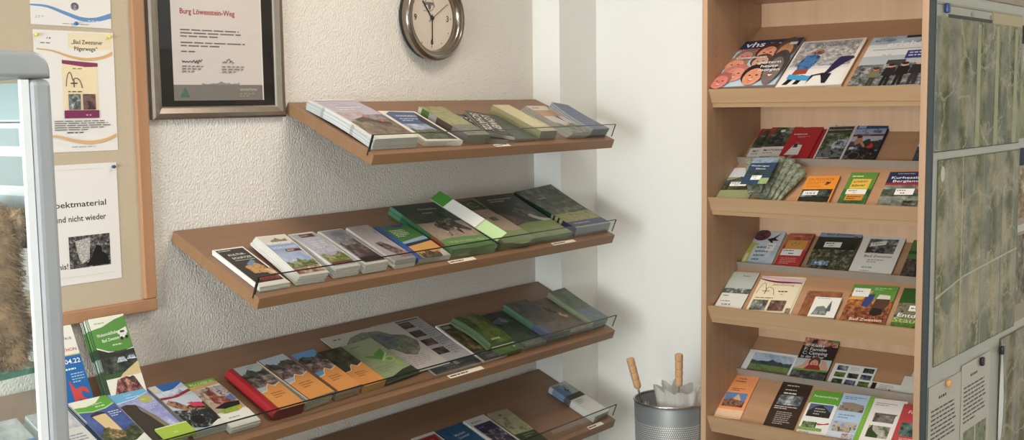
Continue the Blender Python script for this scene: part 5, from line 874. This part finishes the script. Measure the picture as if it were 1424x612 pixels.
p2 = [('p', [(.42, .985), (.98, .99), (.98, .86), (.6, .84), (.42, .86)], (230, 214, 182)), ('t', '„Bad Zwestener', .46, .895, .048, 0, .40, (50, 46, 44)), ('t', 'Pilgerwege“', .49, .84, .048, 0, .30, (50, 46, 44)), ('b', .16, .92, .26, .95, 1, (120, 120, 120)), ('b', .08, .885, .34, .905, 1, (120, 120, 120)),
    ribbon([(.03, .845, .010), (.22, .832, .014), (.45, .786, .022), (.65, .768, .026), (.85, .788, .028), (.98, .826, .034)], (214, 172, 120)),
    ('r', .33, .3, .77, .74, (232, 214, 176)), ('p', [(.33, .76), (.78, .74), (.78, .71), (.62, .705), (.33, .73)], (130, 60, 90)), ('b', .46, .68, .72, .70, 1, (130, 116, 100)), *pilgrim(.37, .53, .2, .13, (120, 100, 90), 1.39), ('b', .39, .49, .72, .51, 1, (90, 80, 66)), ('n', .39, .35, .54, .48, ((60, 66, 66), (110, 116, 112), (180, 190, 196)), 60), ('n', .57, .35, .73, .48, ((70, 50, 50), (120, 84, 84), (110, 110, 104)), 60), ('r', .33, .28, .77, .345, (124, 50, 84)), ('b', .6, .29, .74, .32, 1, (200, 160, 180)),
    ('b', .2, .175, .92, .265, 5, (110, 104, 100)), ('b', .35, .15, .8, .17, 1, (60, 56, 54)), ribbon([(.03, .135, .012), (.22, .132, .016), (.45, .092, .022), (.65, .075, .026), (.85, .096, .026), (.98, .132, .030)], (214, 172, 120)), ('b', .4, .035, .95, .047, 1, (140, 136, 130))]
sheet('poster', 'poster', 'pilgrim paths poster with orange waves and wine-red picture, middle of pinboard', 1.436, 1.509, .215, .299, p2, rot=-.3)
sheet('notice', 'notice', 'white notice with bold black lines and a small library photo, pinboard bottom', 1.222, 1.176, .422, .301, [
    ('t', 'Bitte kein Prospektmaterial', .188, .645, .036, 0, .73, (48, 46, 46)), ('t', 'mitnehmen und nicht wieder', .343, .525, .036, 0, .57, (48, 46, 46)), ('t', 'Danke fürs Verständnis!', .17, .135, .034, 0, .48, (48, 46, 46)),
    ('n', .66, .13, .93, .40, ((34, 32, 32), (84, 80, 78), (150, 146, 142)), 90), ('np', [(.70, .36), (.80, .38), (.79, .2), (.74, .16), (.72, .22)], ((206, 202, 196), (150, 146, 140), (220, 216, 210)), 120), ('p', [(.76, .14), (.8, .2), (.82, .26), (.84, .31), (.87, .3), (.875, .25), (.91, .22), (.92, .14)], (22, 22, 24)), ('r', .02, .955, .9, .958, (206, 200, 196)), ('r', .02, .06, .96, .063, (206, 200, 196))])
def pin(x, z, col, label):
    bm = bmesh.new(); add_lathe(bm, [(0, .009), (.004, .0085), (.0048, .006), (.003, .003), (.0035, .0005), (0, .0005)], 14)
    m = mat_basic('pin_' + label.split()[0], col, .3)
    tag(bm_obj('push_pin', bm, m, None, basis((x, -.0142, z), (1, 0, 0), (0, 0, 1)), True), label, 'pin')
pin(1.549, 1.826, (40, 110, 200), 'blue push pin holding the foot of the blue-wave notice')
pin(1.443, 1.795, (226, 206, 96), 'yellow push pin in the left top corner of the pilgrim poster')
pin(1.640, 1.797, (226, 206, 96), 'yellow push pin in the right top corner of the pilgrim poster')
pin(1.633, 1.466, (50, 70, 110), 'dark blue push pin in the corner of the white library notice')

# ------------------------------------------------------------------ framed certificate
def P2(px, z): return (px, z)
cf = empty('picture_frame', (1.985, 0, 1.85)); tag(cf, 'framed certificate with dark mat and pewter frame on the left wall', 'picture frame'); bpy.context.view_layer.update()
cx0, cx1, cz0, cz1 = 1.757, 2.208, 1.583, 2.14
def bar(name, p0, p1, horiz):
    bm = bmesh.new(); prof = [(0, 0), (0, -.016), (.006, -.021), (.016, -.022), (.030, -.014), (.034, -.010), (.034, 0)]
    # profile: distance inwards, depth towards the room
    A = []; B = []
    for d, yy in prof:
        if name == 'bottom': a = (cx0 + d, yy, cz0 + d); b_ = (cx1 - d, yy, cz0 + d)
        elif name == 'top': a = (cx0 + d, yy, cz1 - d); b_ = (cx1 - d, yy, cz1 - d)
        elif name == 'left': a = (cx0 + d, yy, cz0 + d); b_ = (cx0 + d, yy, cz1 - d)
        else: a = (cx1 - d, yy, cz0 + d); b_ = (cx1 - d, yy, cz1 - d)
        A.append(bm.verts.new(a)); B.append(bm.verts.new(b_))
    n = len(prof)
    for i in range(n): bm.faces.new((A[i], A[(i + 1) % n], B[(i + 1) % n], B[i]))
    bm.faces.new(A); bm.faces.new(B[::-1]); bmesh.ops.recalc_face_normals(bm, faces=bm.faces[:])
    o = bm_obj('frame_bar', bm, M['pewter']); o.parent = cf; o.matrix_parent_inverse = cf.matrix_world.inverted()
for s in ('bottom', 'top', 'left', 'right'): bar(s, 0, 0, 0)
part(cf, 'mat_board', (cx0 + .032, cx1 - .032, -.006, -.001, cz0 + .032, cz1 - .032), M['black'])
dm = print_mesh('certificate', .304, .430, [('r', 0, 0, 1, 1, (222, 214, 208)), ('r', .985, 0, 1, 1, (232, 230, 228)), ('r', 0, 0, .985, .10, (134, 128, 122)), ('np', hills(.3, .72, .112, .012, .10, seed=3), ((150, 146, 142), (160, 156, 150), (140, 136, 132)), 60),
    ('p', [(.06, .02), (.12, .085), (.17, .02)], (84, 120, 108)), ('t', 'wanderbares', .72, .062, .03, 0, .2, (196, 192, 188)), ('b', .72, .02, .92, .05, 2, (170, 166, 160)), ('t', 'Burg Löwenstein-Weg', .09, .545, .05, 0, .60, (176, 62, 62)),
    ('b', .09, .395, .80, .455, 3, (120, 112, 108)), ('b', .09, .335, .82, .375, 2, (120, 112, 108)), ('b', .09, .30, .42, .318, 1, (110, 104, 100)), *stroke([(.1, .255), (.105, .24), (.12, .25), (.13, .24), (.145, .248), (.16, .24), (.18, .25), (.2, .24), (.22, .256), (.235, .236), (.25, .255), (.262, .232), (.275, .258), (.29, .246), (.31, .262)], .007, (60, 56, 56), 1.41), *stroke([(.53, .25), (.54, .24), (.555, .25), (.57, .24), (.585, .262), (.61, .266), (.62, .25), (.605, .24), (.63, .256), (.645, .24), (.66, .244)], .006, (80, 76, 76), 1.41), ('b', .09, .175, .32, .225, 3, (110, 104, 100)), ('b', .52, .175, .8, .225, 3, (120, 114, 110)),
    ('e', .5, .80, .16, .16, (176, 178, 172)), ('e', .5, .80, .145, .145, (214, 204, 198)), ('e', .5, .80, .13, .13, (120, 150, 60)), ('p', [(.4, .78), (.5, .86), (.6, .78)], (226, 226, 214)), ('b', .3, .90, .7, .96, 2, (110, 104, 100))])
o = mesh_obj('certificate', dm, M['matte'], None, basis((1.832, -.0064, 1.633), (1, 0, 0), (0, 0, 1))); o.parent = cf; o.matrix_parent_inverse = cf.matrix_world.inverted()
part(cf, 'glass_sheet', (cx0 + .031, cx1 - .031, -.0095, -.0080, cz0 + .031, cz1 - .031), M['frameglass'])

# ------------------------------------------------------------------ wall clock
ck = empty('wall_clock', mat=basis((2.838, 0, 1.900), (1, 0, 0), (0, 0, 1)))
tag(ck, 'round chrome wall clock with pale dial above the top shelf', 'clock')
bm = bmesh.new(); add_lathe(bm, [(0, .001), (.128, .001), (.136, .006), (.138, .030), (.134, .034), (0.11, .034), (.11, .012), (0, .012)], 72)
bm_obj('clock_case', bm, M['black'], ck, None, True)
bm = bmesh.new(); add_lathe(bm, [(.1385, .022), (.1425, .030), (.1435, .040), (.140, .049), (.133, .053), (.127, .051), (.124, .046), (.120, .048), (.115, .046), (.112, .040), (.109, .032), (.1075, .022), (.1385, .0215)], 80, close=True)
bm_obj('chrome_rim', bm, M['clockrim'], ck, None, True)
dl = [('e', .5, .5, .5, .5, (214, 202, 188))]
for n_ in range(12):
    a = radians(90 - n_ * 30); dl.append(('e', .5 + .435 * cos(a), .5 + .435 * sin(a), .010, .010, (60, 50, 46)))
for s, x, y in (('12', .445, .80), ('3', .83, .455), ('6', .468, .10), ('9', .115, .455)): dl.append(('t', s, x, y, .095, 0, (70, 60, 56)))
dl += [('e', .46, .70, .105, .105, (130, 122, 120)), ('e', .46, .70, .09, .09, (214, 202, 188)), ('p', [(.33, .66), (.37, .73), (.43, .74), (.46, .7), (.49, .74), (.55, .73), (.59, .66), (.54, .69), (.5, .69), (.47, .62), (.45, .62), (.42, .69), (.38, .69)], (120, 112, 110)), ('e', .46, .68, .035, .06, (110, 102, 102)), ('b', .33, .585, .58, .62, 1, (150, 140, 134))]
mesh_obj('dial', print_mesh('dial', .22, .22, dl, 0, step=.00008), M['matte'], ck, Matrix.Translation((-.11, -.11, .0225)))
def hand(name, ang, ln, wd, z, tail=.015):
    bm = bmesh.new(); add_box(bm, -wd / 2, wd / 2, -tail, ln, z, z + .0012)
    bm_obj(name, bm, M['black'], ck, Matrix.Rotation(radians(-ang), 4, 'Z'))
hand('hour_hand', 322, .070, .0042, .0250, .010); hand('minute_hand', 181, .088, .0036, .0270, .012); hand('second_hand', 57, .086, .0016, .0290, .022)
bm = bmesh.new(); add_lathe(bm, [(0, .0235), (.006, .0235), (.006, .031), (0, .0318)], 20); bm_obj('hand_hub', bm, M['black'], ck, None, True)

# ------------------------------------------------------------------ perforated bin with umbrellas
BX, BY, BZ = 3.232, -.712, .62
bn = empty('umbrella_bin', (BX, BY, 0)); tag(bn, 'silver perforated metal bin standing by the cabinet, holding two umbrellas', 'bin')
bm = bmesh.new(); add_lathe(bm, [(.102, -.615), (.1215, -.002), (.120, -.002), (.1005, -.612)], 72, close=True)
o = bm_obj('bin_wall', bm, M['bin'], bn, Matrix.Translation((0, 0, BZ)), True)
bm = bmesh.new(); add_lathe(bm, [(.1210 + .0035 * cos(a), .0035 * sin(a)) for a in [2 * pi * i / 8 for i in range(8)]], 72, close=True)
bm_obj('bin_rim', bm, M['chrome'], bn, Matrix.Translation((0, 0, BZ)), True)
bm = bmesh.new(); add_lathe(bm, [(0, .0015), (.0995, .0015), (.0995, .006), (0, .006)], 48); bm_obj('bin_floor', bm, M['alu'], bn)
def umbrella(label, top, foot, handle_len, rc, peaks, seed, canopy_z, squash=1.0):
    top = Vector(top); foot = Vector(foot); ax = (top - foot).normalized()
    root = empty('umbrella', foot); tag(root, label, 'umbrella'); inv = Matrix.Translation(-foot)
    q = ax.to_track_quat('Z', 'Y').to_matrix().to_4x4()
    h0 = top - ax * handle_len
    mh = Matrix.Translation(h0) @ q
    prof = [(0, 0), (.009, 0), (.0115, .004)]
    seg = 4
    for i in range(seg):
        z0_ = handle_len * (.04 + .94 * i / seg); z1_ = handle_len * (.04 + .94 * (i + 1) / seg)
        b_ = .0125 + .0012 * i / seg
        prof += [(b_ - .0011, z0_ + .0006), (b_, z0_ + .0025), (b_ + .0003, (z0_ + z1_) / 2), (b_, z1_ - .0025), (b_ - .0011, z1_ - .0006)]
    prof += [(.011, handle_len - .002), (.006, handle_len), (0, handle_len + .0005)]
    bm = bmesh.new(); add_lathe(bm, prof, 24)
    o = bm_obj('handle', bm, M['handle']); o.parent = root; o.matrix_parent_inverse = inv; o.matrix_basis = mh
    bm = bmesh.new(); add_tube(bm, [foot, h0 + ax * .002], .0035, 10); o = bm_obj('shaft', bm, M['chrome']); o.parent = root; o.matrix_parent_inverse = inv
    # loosely closed canopy, open edge upwards with pointed rib tips
    rr = random.Random(seed); bm = bmesh.new(); n = peaks * 4; rings = []
    Lc = canopy_z
    for s in range(9):
        f_ = s / 8.0; ring = []
        for k in range(n):
            a = 2 * pi * k / n; ph = (k % 4) / 4.0; tip = (cos(2 * pi * ph) + 1) / 2
            r = .006 + (rc * (.72 + .28 * tip) - .006) * f_ ** 1.3
            z = Lc * f_ + (tip * .022 * (.5 + .9 * ((k // 4 * 37) % 10) / 10.0)) * f_ ** 3 - .006 * f_ ** 3
            ring.append(bm.verts.new(foot + q.to_3x3() @ Vector((r * cos(a), r * sin(a) * squash, z + .04))))
        rings.append(ring)
    for A, B in zip(rings, rings[1:]):
        for k in range(n): bm.faces.new((A[k], A[(k + 1) % n], B[(k + 1) % n], B[k]))
    bmesh.ops.solidify(bm, geom=bm.faces[:], thickness=.0005)
    o = bm_obj('canopy', bm, M['film'], None, None, True); o.parent = root; o.matrix_parent_inverse = inv
    return root
umbrella('upright umbrella with turned wooden handle and white canopy, right in the bin', (BX + .018, BY - .022, .775), (BX + .018, BY - .020, .03), .112, .088, 10, 3, .585)
umbrella('umbrella with turned wooden handle leaning left over the bin rim', (3.172, -.590, .755), (3.288, -.742, .03), .108, .022, 5, 5, .535)

# ------------------------------------------------------------------ map board
th = radians(-1); MB = basis((2.5, -1.807, 0), (cos(th), sin(th), 0), (0, 0, 1))   # local: x along board, y up, z towards the viewer
mb = empty('map_board', mat=MB); tag(mb, 'freestanding magnetic board with dark green frame covered with maps, far right', 'board')
box('board_panel', (.004, .996, .62, 1.842, -.010, -.0006), M['whiteboard'], mb)
bm = bmesh.new(); add_box(bm, -.0035, .0035, .06, 1.875, -.011, .003, bevel=.0015)
bm_obj('frame_post', bm, M['bframe'], mb); box('post_highlight', (-.0006, .0008, .10, 1.870, .0031, .0038), M['bhigh'], mb)  # thin blue-grey strip paints a highlight down the dark post
bm = bmesh.new(); add_box(bm, .9965, 1.004, .06, 1.875, -.011, .003, bevel=.0015); bm_obj('frame_post', bm, M['bframe'], mb)
box('frame_rail', (.004, .996, 1.8425, 1.875, -.011, .004), mat_basic('taupe_rail', (150, 128, 108), .4), mb, .002)
box('frame_rail', (.004, .996, .60, .6195, -.011, .003), M['bframe'], mb, .002)
for xx in (.018, .984):
    box('foot', (xx - .02, xx + .02, 0.0, .03, -.25, .25), M['bframe'], mb, .006)
    box('foot', (xx - .003, xx + .003, .0305, .0595, -.01, .0), M['bframe'], mb)
def on_board(name, cat, label, x, y, w, h, mat, ops=None, rot=0, dz=0, curl=0, group=None):
    m = MB @ Matrix.Translation((x, y, .0006 + dz)) @ Matrix.Rotation(radians(rot), 4, 'Z')
    bend = (lambda co: Vector((co.x, co.y, co.z + curl * (co.x / w) ** 3 * (1 - co.y / h)))) if curl else None
    if ops is None:
        bm = bmesh.new(); add_box(bm, 0, w, 0, h, 0, .0008)
        r = bm_obj(name, bm, mat, None, m)
    else:
        me = body_mesh(name, w, h, .0006, (206, 202, 190), (206, 202, 190), bend=bend)
        r = mesh_obj(name, me, None, None, m)
        mesh_obj('print', print_mesh('print', w, h, ops, .0006, bend), M['matte'], r)
    tag(r, label, cat, group); return r
m1 = on_board('wall_map', 'map', 'greenish hiking map with white header boxes, topmost on the magnetic board', 0.002, 1.495, .62, .3255, M['map1'])
hd = [('r', 0, 0, 1, 1, (176, 170, 152)), ('r', 0, .82, 1, .86, (90, 86, 72)), ('r', .0, .12, .26 + .0, .82, (190, 188, 176)), ('r', .12, .0, .61, .26, (84, 84, 70)), ('r', .02, .26, .38, .80, (190, 186, 172)), ('r', .39, .26, .60, .80, (190, 186, 172)), ('r', .355, .3, .375, .6, (150, 140, 128)), ('r', .575, .3, .595, .6, (150, 140, 128)), ('r', .61, .0, .995, .84, (196, 178, 144))]
mesh_obj('map_header', print_mesh('map_header', .62, .031, hd, 0), M['matte'], m1, Matrix.Translation((0, .2945, .0010)))
for bx in (.0, ):
    ed = print_mesh('map_border', .62, .32, [('r', 0, 0, 1, .006, (70, 74, 56)), ('r', 0, 0, .003, .9, (96, 100, 78))] + [('np', [(a, .006), (a + .05, .006), (a + .045, .9), (a + .008, .9)], ((166, 168, 132), (176, 176, 142), (158, 162, 126)), 6) for a in (.44, .66, .9)], 0)
    mesh_obj('map_border', ed, M['matte'], m1, Matrix.Translation((0, 0, .0009)))
m2 = on_board('wall_map', 'map', 'large beige-green folded map in the middle of the magnetic board', .040, 1.012, .592, .466, M['map2'])
ed = print_mesh('map_border', .592, .466, [('r', 0, 0, 1, .004, (84, 86, 66)), ('r', 0, 0, .004, 1, (110, 112, 88)), ('r', 0, .996, 1, 1, (96, 98, 76)), ('r', .27, 0, .278, 1, (200, 196, 168)), ('r', .52, 0, .526, 1, (186, 184, 154)), ('r', .78, 0, .786, .8, (190, 186, 158)), ('p', [(0, .34), (.3, .40), (.7, .43), (1, .45), (1, .44), (.7, .42), (.3, .39), (0, .33)], (196, 190, 166)), ('e', .045, .93, .022, .03, (214, 212, 196))], 0)
mesh_obj('map_border', ed, M['matte'], m2, Matrix.Translation((0, 0, .0009)))
on_board('wall_map', 'map', 'brownish relief map with curled glossy left edge, lower right of magnetic board', .520, .66, .46, .335, M['map3'], rot=0, dz=.002)
bm = bmesh.new()
pts = [(.520 - .006 * sin(i * .35) - .0015 * i, .99 - .033 * i, .006 + .012 * sin(pi * i / 10)) for i in range(11)]
vs = [(bm.verts.new((x, y, z)), bm.verts.new((x + .010, y, .004))) for x, y, z in pts]
for a, b_ in zip(vs, vs[1:]): bm.faces.new((a[0], a[1], b_[1], b_[0]))
bmesh.ops.solidify(bm, geom=bm.faces[:], thickness=.0006)
mc = [ob for ob in COL.objects if ob.name.startswith('wall_map')][-1]
o = bm_obj('curled_edge', bm, M['film']); o.matrix_world = MB; o.parent = mc; o.matrix_parent_inverse = (MB @ Matrix.Translation((.520, .66, .0026))).inverted()
txt = lambda k: [('r', 0, 0, 1, 1, (204, 196, 182)), ('b', .3, .86, .72, .91, 1, (66, 62, 58)), ('b', .08, .50, .86, .82, 9, (96, 92, 84)), ('n', .1, .08, .48, .44, ((110, 118, 86), (140, 146, 112), (170, 170, 150)), 20), ('n', .52, .2, .9, .44, (((80, 50, 44), (150, 140, 130), (60, 56, 50)), ((120, 126, 96), (150, 152, 124), (100, 108, 80)))[k], 26), ('r', .56, .04, .86, .18, (60, 70, 100))]
on_board('notice', 'notice', 'white text sheet with two photos under the orange magnet, board bottom left', .014, .672, .212, .297, None, txt(0), rot=-.5)
on_board('notice', 'notice', 'white text sheet with photos under the left black magnet', .230, .682, .212, .297, None, txt(1), rot=0, dz=.0008)
on_board('poster', 'poster', 'brown and cream picture poster with dark blue head at board right edge', .636, 1.020, .21, .46, None, [('r', 0, 0, 1, 1, (170, 156, 132)), ('r', 0, .9, 1, 1, (46, 54, 70)), ('n', 0, .6, 1, .88, ((110, 84, 62), (160, 136, 106), (206, 196, 176)), 16), ('n', 0, .1, 1, .5, ((90, 84, 74), (140, 130, 112), (190, 184, 168)), 16), ('r', 0, .52, 1, .56, (206, 204, 190))])
on_board('wall_map', 'map', 'second map sheet with dark header at the top right board edge', .624, 1.505, .37, .29, None, [('r', 0, 0, 1, 1, (172, 166, 138)), ('r', 0, .84, 1, 1, (36, 40, 38)), ('n', 0, 0, 1, .6, ((130, 132, 100), (160, 156, 124), (176, 170, 140)), 14), ('n', 0, .62, 1, .8, ((200, 196, 180), (170, 160, 140), (214, 210, 200)), 14)])
def magnet(x, y, col, label, r=.0085, sq=False):
    bm = bmesh.new(); 
    if sq: add_box(bm, -r * .9, r * .9, -r * 1.25, r * 1.25, 0, .010, bevel=.003, seg=3)
    else: add_lathe(bm, [(0, 0), (r, 0), (r, .006), (r * .85, .009), (0, .0095)], 24)
    tag(bm_obj('magnet', bm, mat_basic('magnet_' + label.split()[0], col, .35), None, MB @ Matrix.Translation((x, y, .0042)), True), label, 'magnet')
magnet(.050, 1.808, (38, 62, 120), 'blue oval magnet at the top left of the green map', .0085, True)
magnet(.126, .960, (226, 168, 96), 'orange round magnet holding the lower left text sheet')
magnet(.358, .968, (24, 24, 25), 'black square magnet holding the second text sheet', .0085, True)
magnet(.515, .968, (26, 26, 27), 'black square magnet at the corner of the brown relief map', .0085, True)

# ------------------------------------------------------------------ glass display case, front left
az = radians(8); C0 = Vector((.7425, -1.330, 0))
CM = basis(C0, (cos(az), sin(az), 0), (-sin(az), cos(az), 0))     # local: x along the front (to the right corner at 0), y backwards, z up
dc = empty('display_case', mat=CM); tag(dc, 'aluminium and glass display case in the left foreground holding a furry toy', 'display case')
W, D, H = .55, .42, 1.688
def cpost(x0, y0):
    bm = bmesh.new(); add_box(bm, x0, x0 + .030, y0, y0 + .030, .0205, H - .0335, bevel=.008, seg=3); bm_obj('corner_post', bm, M['alu'], dc)
for x0 in (-.030, -W):
    for y0 in (0, D - .030): cpost(x0, y0)
bm = bmesh.new(); add_box(bm, -W, 0, 0, D, H - .033, H)
bmesh.ops.bevel(bm, geom=[e for e in bm.edges if abs(e.verts[0].co.y - e.verts[1].co.y) > .1 and e.verts[0].co.z > H - .001], offset=.024, segments=8, profile=.5, affect='EDGES')
bmesh.ops.bevel(bm, geom=[e for e in bm.edges if abs(e.verts[0].co.y - e.verts[1].co.y) < 1e-5 and e.calc_face_angle(0) > .5], offset=.007, segments=3, profile=.5, affect='EDGES')
bm_obj('top_frame', bm, M['alu'], dc, None, True)
box('plinth', (-W, 0, 0, D, 0, .020), M['alu'], dc, .004)
for nm, b_ in (('glass_pane', (-W + .0305, -.0305, .010, .014, .021, H - .034)), ('glass_pane', (-.016, -.012, .0305, D - .0305, .021, H - .034)), ('glass_pane', (-W + .012, -W + .016, .0305, D - .0305, .021, H - .034)), ('glass_pane', (-W + .0305, -.0305, D - .014, D - .010, .021, H - .034))):
    box(nm, b_, M['glass'], dc)
box('white_profile', (-.0415, -.0308, .004, .0095, .0215, H - .0345), M['whitealu'], dc)
box('white_profile', (-.0095, -.0045, .031, .046, .0215, H - .0345), M['whitealu'], dc)
for zz in (1.293, .90, .50):
    sh = box('glass_shelf', (-W + .02, -.018, .018, D - .018, zz, zz + .006), mat_glass('shelf_glass', (206, 226, 216), .06), dc)
    bm = bmesh.new(); add_box(bm, -W + .0202, -.0182, .0165, .0178, zz - .0004, zz + .0064); add_box(bm, -.0178, -.0165, .0165, D - .018, zz - .0004, zz + .0064)
    bm_obj('shelf_edge', bm, M['glassedge'], sh)
    box('shelf_clip', (-.0175, -.0165, .030, .040, zz - .006, zz - .0008), M['chrome'], sh)
# added card inside the right pane, painted with pale window reflections
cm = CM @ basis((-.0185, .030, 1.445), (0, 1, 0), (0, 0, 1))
cd_ = mesh_obj('reflection_card', body_mesh('reflection_card', .15, .205, .0012, (232, 236, 238), (232, 236, 238)), None, None, cm @ Matrix.Rotation(0, 4, 'Z'))
tag(cd_, 'added white card painted with grey window reflections, in the top of the display case', 'card')
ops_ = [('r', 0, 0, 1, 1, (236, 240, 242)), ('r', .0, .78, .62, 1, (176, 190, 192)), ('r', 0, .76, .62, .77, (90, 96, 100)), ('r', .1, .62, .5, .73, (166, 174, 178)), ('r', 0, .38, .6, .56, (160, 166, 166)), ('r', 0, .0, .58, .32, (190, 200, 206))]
mesh_obj('reflection_print', print_mesh('reflection_print', .15, .205, ops_, .0012), M['print'], cd_)
cb = print_mesh('reflection_print', .15, .205, [(o_[0], 1 - o_[3], o_[2], 1 - o_[1], o_[4], o_[5]) if o_[0] == 'r' else o_ for o_ in ops_], 0)
mesh_obj('reflection_print', cb, M['print'], cd_, Matrix.Translation((.15, 0, -.0001)) @ Matrix.Rotation(pi, 4, 'Y'))

# furry toy: one continuous displaced body plus ear, arm and fur
def blob(name, parts, mat, parent, mtx, seed, hair=0, hl=.012, hmat=None):
    bm = bmesh.new()
    me = bpy.data.metaballs.new('mb'); ob = bpy.data.objects.new('mb', me); COL.objects.link(ob); me.resolution = .006; me.threshold = .4
    for x, y, z, r in parts:
        e = me.elements.new(); e.co = (x, y, z); e.radius = r * 1.45
    bpy.context.view_layer.update()
    dg = bpy.context.evaluated_depsgraph_get(); m2_ = bpy.data.meshes.new_from_object(ob.evaluated_get(dg))
    COL.objects.unlink(ob); bpy.data.objects.remove(ob); bpy.data.metaballs.remove(me)
    bm.from_mesh(m2_); bpy.data.meshes.remove(m2_)
    bm.normal_update()
    for v in bm.verts:
        v.co += v.normal * .002 * mnoise.noise(v.co * 60 + Vector((seed, 0, 0)))
    pts = [(v.co.copy(), v.normal.copy()) for v in bm.verts]
    o = bm_obj(name, bm, mat, parent, mtx, True)
    if hair:
        rr = random.Random(seed); hb = bmesh.new()
        for i in range(hair):
            p, n = pts[rr.randrange(len(pts))]
            p = p + Vector((rr.uniform(-.003, .003), rr.uniform(-.003, .003), rr.uniform(-.003, .003)))
            d = (n + Vector((rr.uniform(-.5, .5), rr.uniform(-.5, .5), rr.uniform(-.9, .1)))).normalized() * hl * rr.uniform(.5, 1)
            s = d.cross(Vector((rr.uniform(-1, 1), rr.uniform(-1, 1), rr.uniform(-1, 1)))).normalized() * .0006
            a = hb.verts.new(p - s); b_ = hb.verts.new(p + s); c_ = hb.verts.new(p + d)
            hb.faces.new((a, b_, c_))
        h = bm_obj('fur', hb, hmat or mat, o if parent is not None else o)
    return o
tm = CM @ Matrix.Translation((-.066, .068, 1.3015))
toy = blob('plush_animal', [(0, 0, .055, .050), (-.01, 0, .10, .048), (-.004, 0, .160, .050), (-.004, 0, .122, .046), (-.03, .01, .03, .045), (.012, -.012, .035, .030)], M['fur'], None, tm, 3, 9000, .012)
tag(toy, 'brown furry toy animal sitting on the upper glass shelf of the display case', 'toy')
blob('ear', [(.030, -.030, .180, .014), (.034, -.031, .164, .012)], M['furlight'], toy, None, 5, 1500, .008)
blob('foot', [(.016, -.032, .024, .018), (.010, -.034, .014, .016)], M['fur'], toy, None, 8, 1500, .008)
bm = bmesh.new(); add_lathe(bm, [(0, .004), (.003, .003), (.004, 0), (0, -.001)], 12)
bm_obj('eye', bm, M['black'], toy, Matrix.Translation((-.012, -.052, .170)) @ Matrix.Rotation(radians(90), 4, 'X'), True)

# ------------------------------------------------------------------ light
def area(name, loc, target, sx, sy, power, col):
    ld = bpy.data.lights.new(name, 'AREA'); ld.shape = 'RECTANGLE'; ld.size = sx; ld.size_y = sy; ld.energy = power; ld.color = col
    o = bpy.data.objects.new(name, ld); COL.objects.link(o); o.location = loc
    o.rotation_euler = (Vector(target) - Vector(loc)).to_track_quat('-Z', 'Y').to_euler(); return o
area('window_daylight', (WX0 - .35, (wy0 + wy1) / 2, 1.35), (WX0 + 3, (wy0 + wy1) / 2, 1.3), 3.0, 1.6, 330, (.97, .965, 1.0))
# two opal ceiling panels
for i, (lx, ly, lb) in enumerate(((2.35, -1.0, 'square opal ceiling panel nearest the corner shelves'), (.3, -2.6, 'square opal ceiling panel above the photographer'))):
    cl = empty('ceiling_lamp', (lx, ly, ZC)); tag(cl, lb, 'lamp')
    box('lamp_body', (-.32, .32, -.32, .32, -.035, -.001), M['whitealu'], cl, .004)
    ld = bpy.data.lights.new('lamp_light', 'AREA'); ld.shape = 'SQUARE'; ld.size = .6; ld.energy = (14, 22)[i]; ld.color = ((1, .86, .72), (1, .95, .90))[i]
    lo = bpy.data.objects.new('lamp_light', ld); COL.objects.link(lo); lo.location = (lx, ly, ZC - .04)
wd = bpy.data.worlds.new('world'); SC.world = wd; wd.use_nodes = True
wd.node_tree.nodes['Background'].inputs[0].default_value = (.75, .85, 1, 1); wd.node_tree.nodes['Background'].inputs[1].default_value = 1.0

SC.view_settings.view_transform = 'Standard'; SC.view_settings.look = 'None'; SC.view_settings.gamma = 1; SC.view_settings.use_curve_mapping = False
SC.view_settings.exposure = 0.1
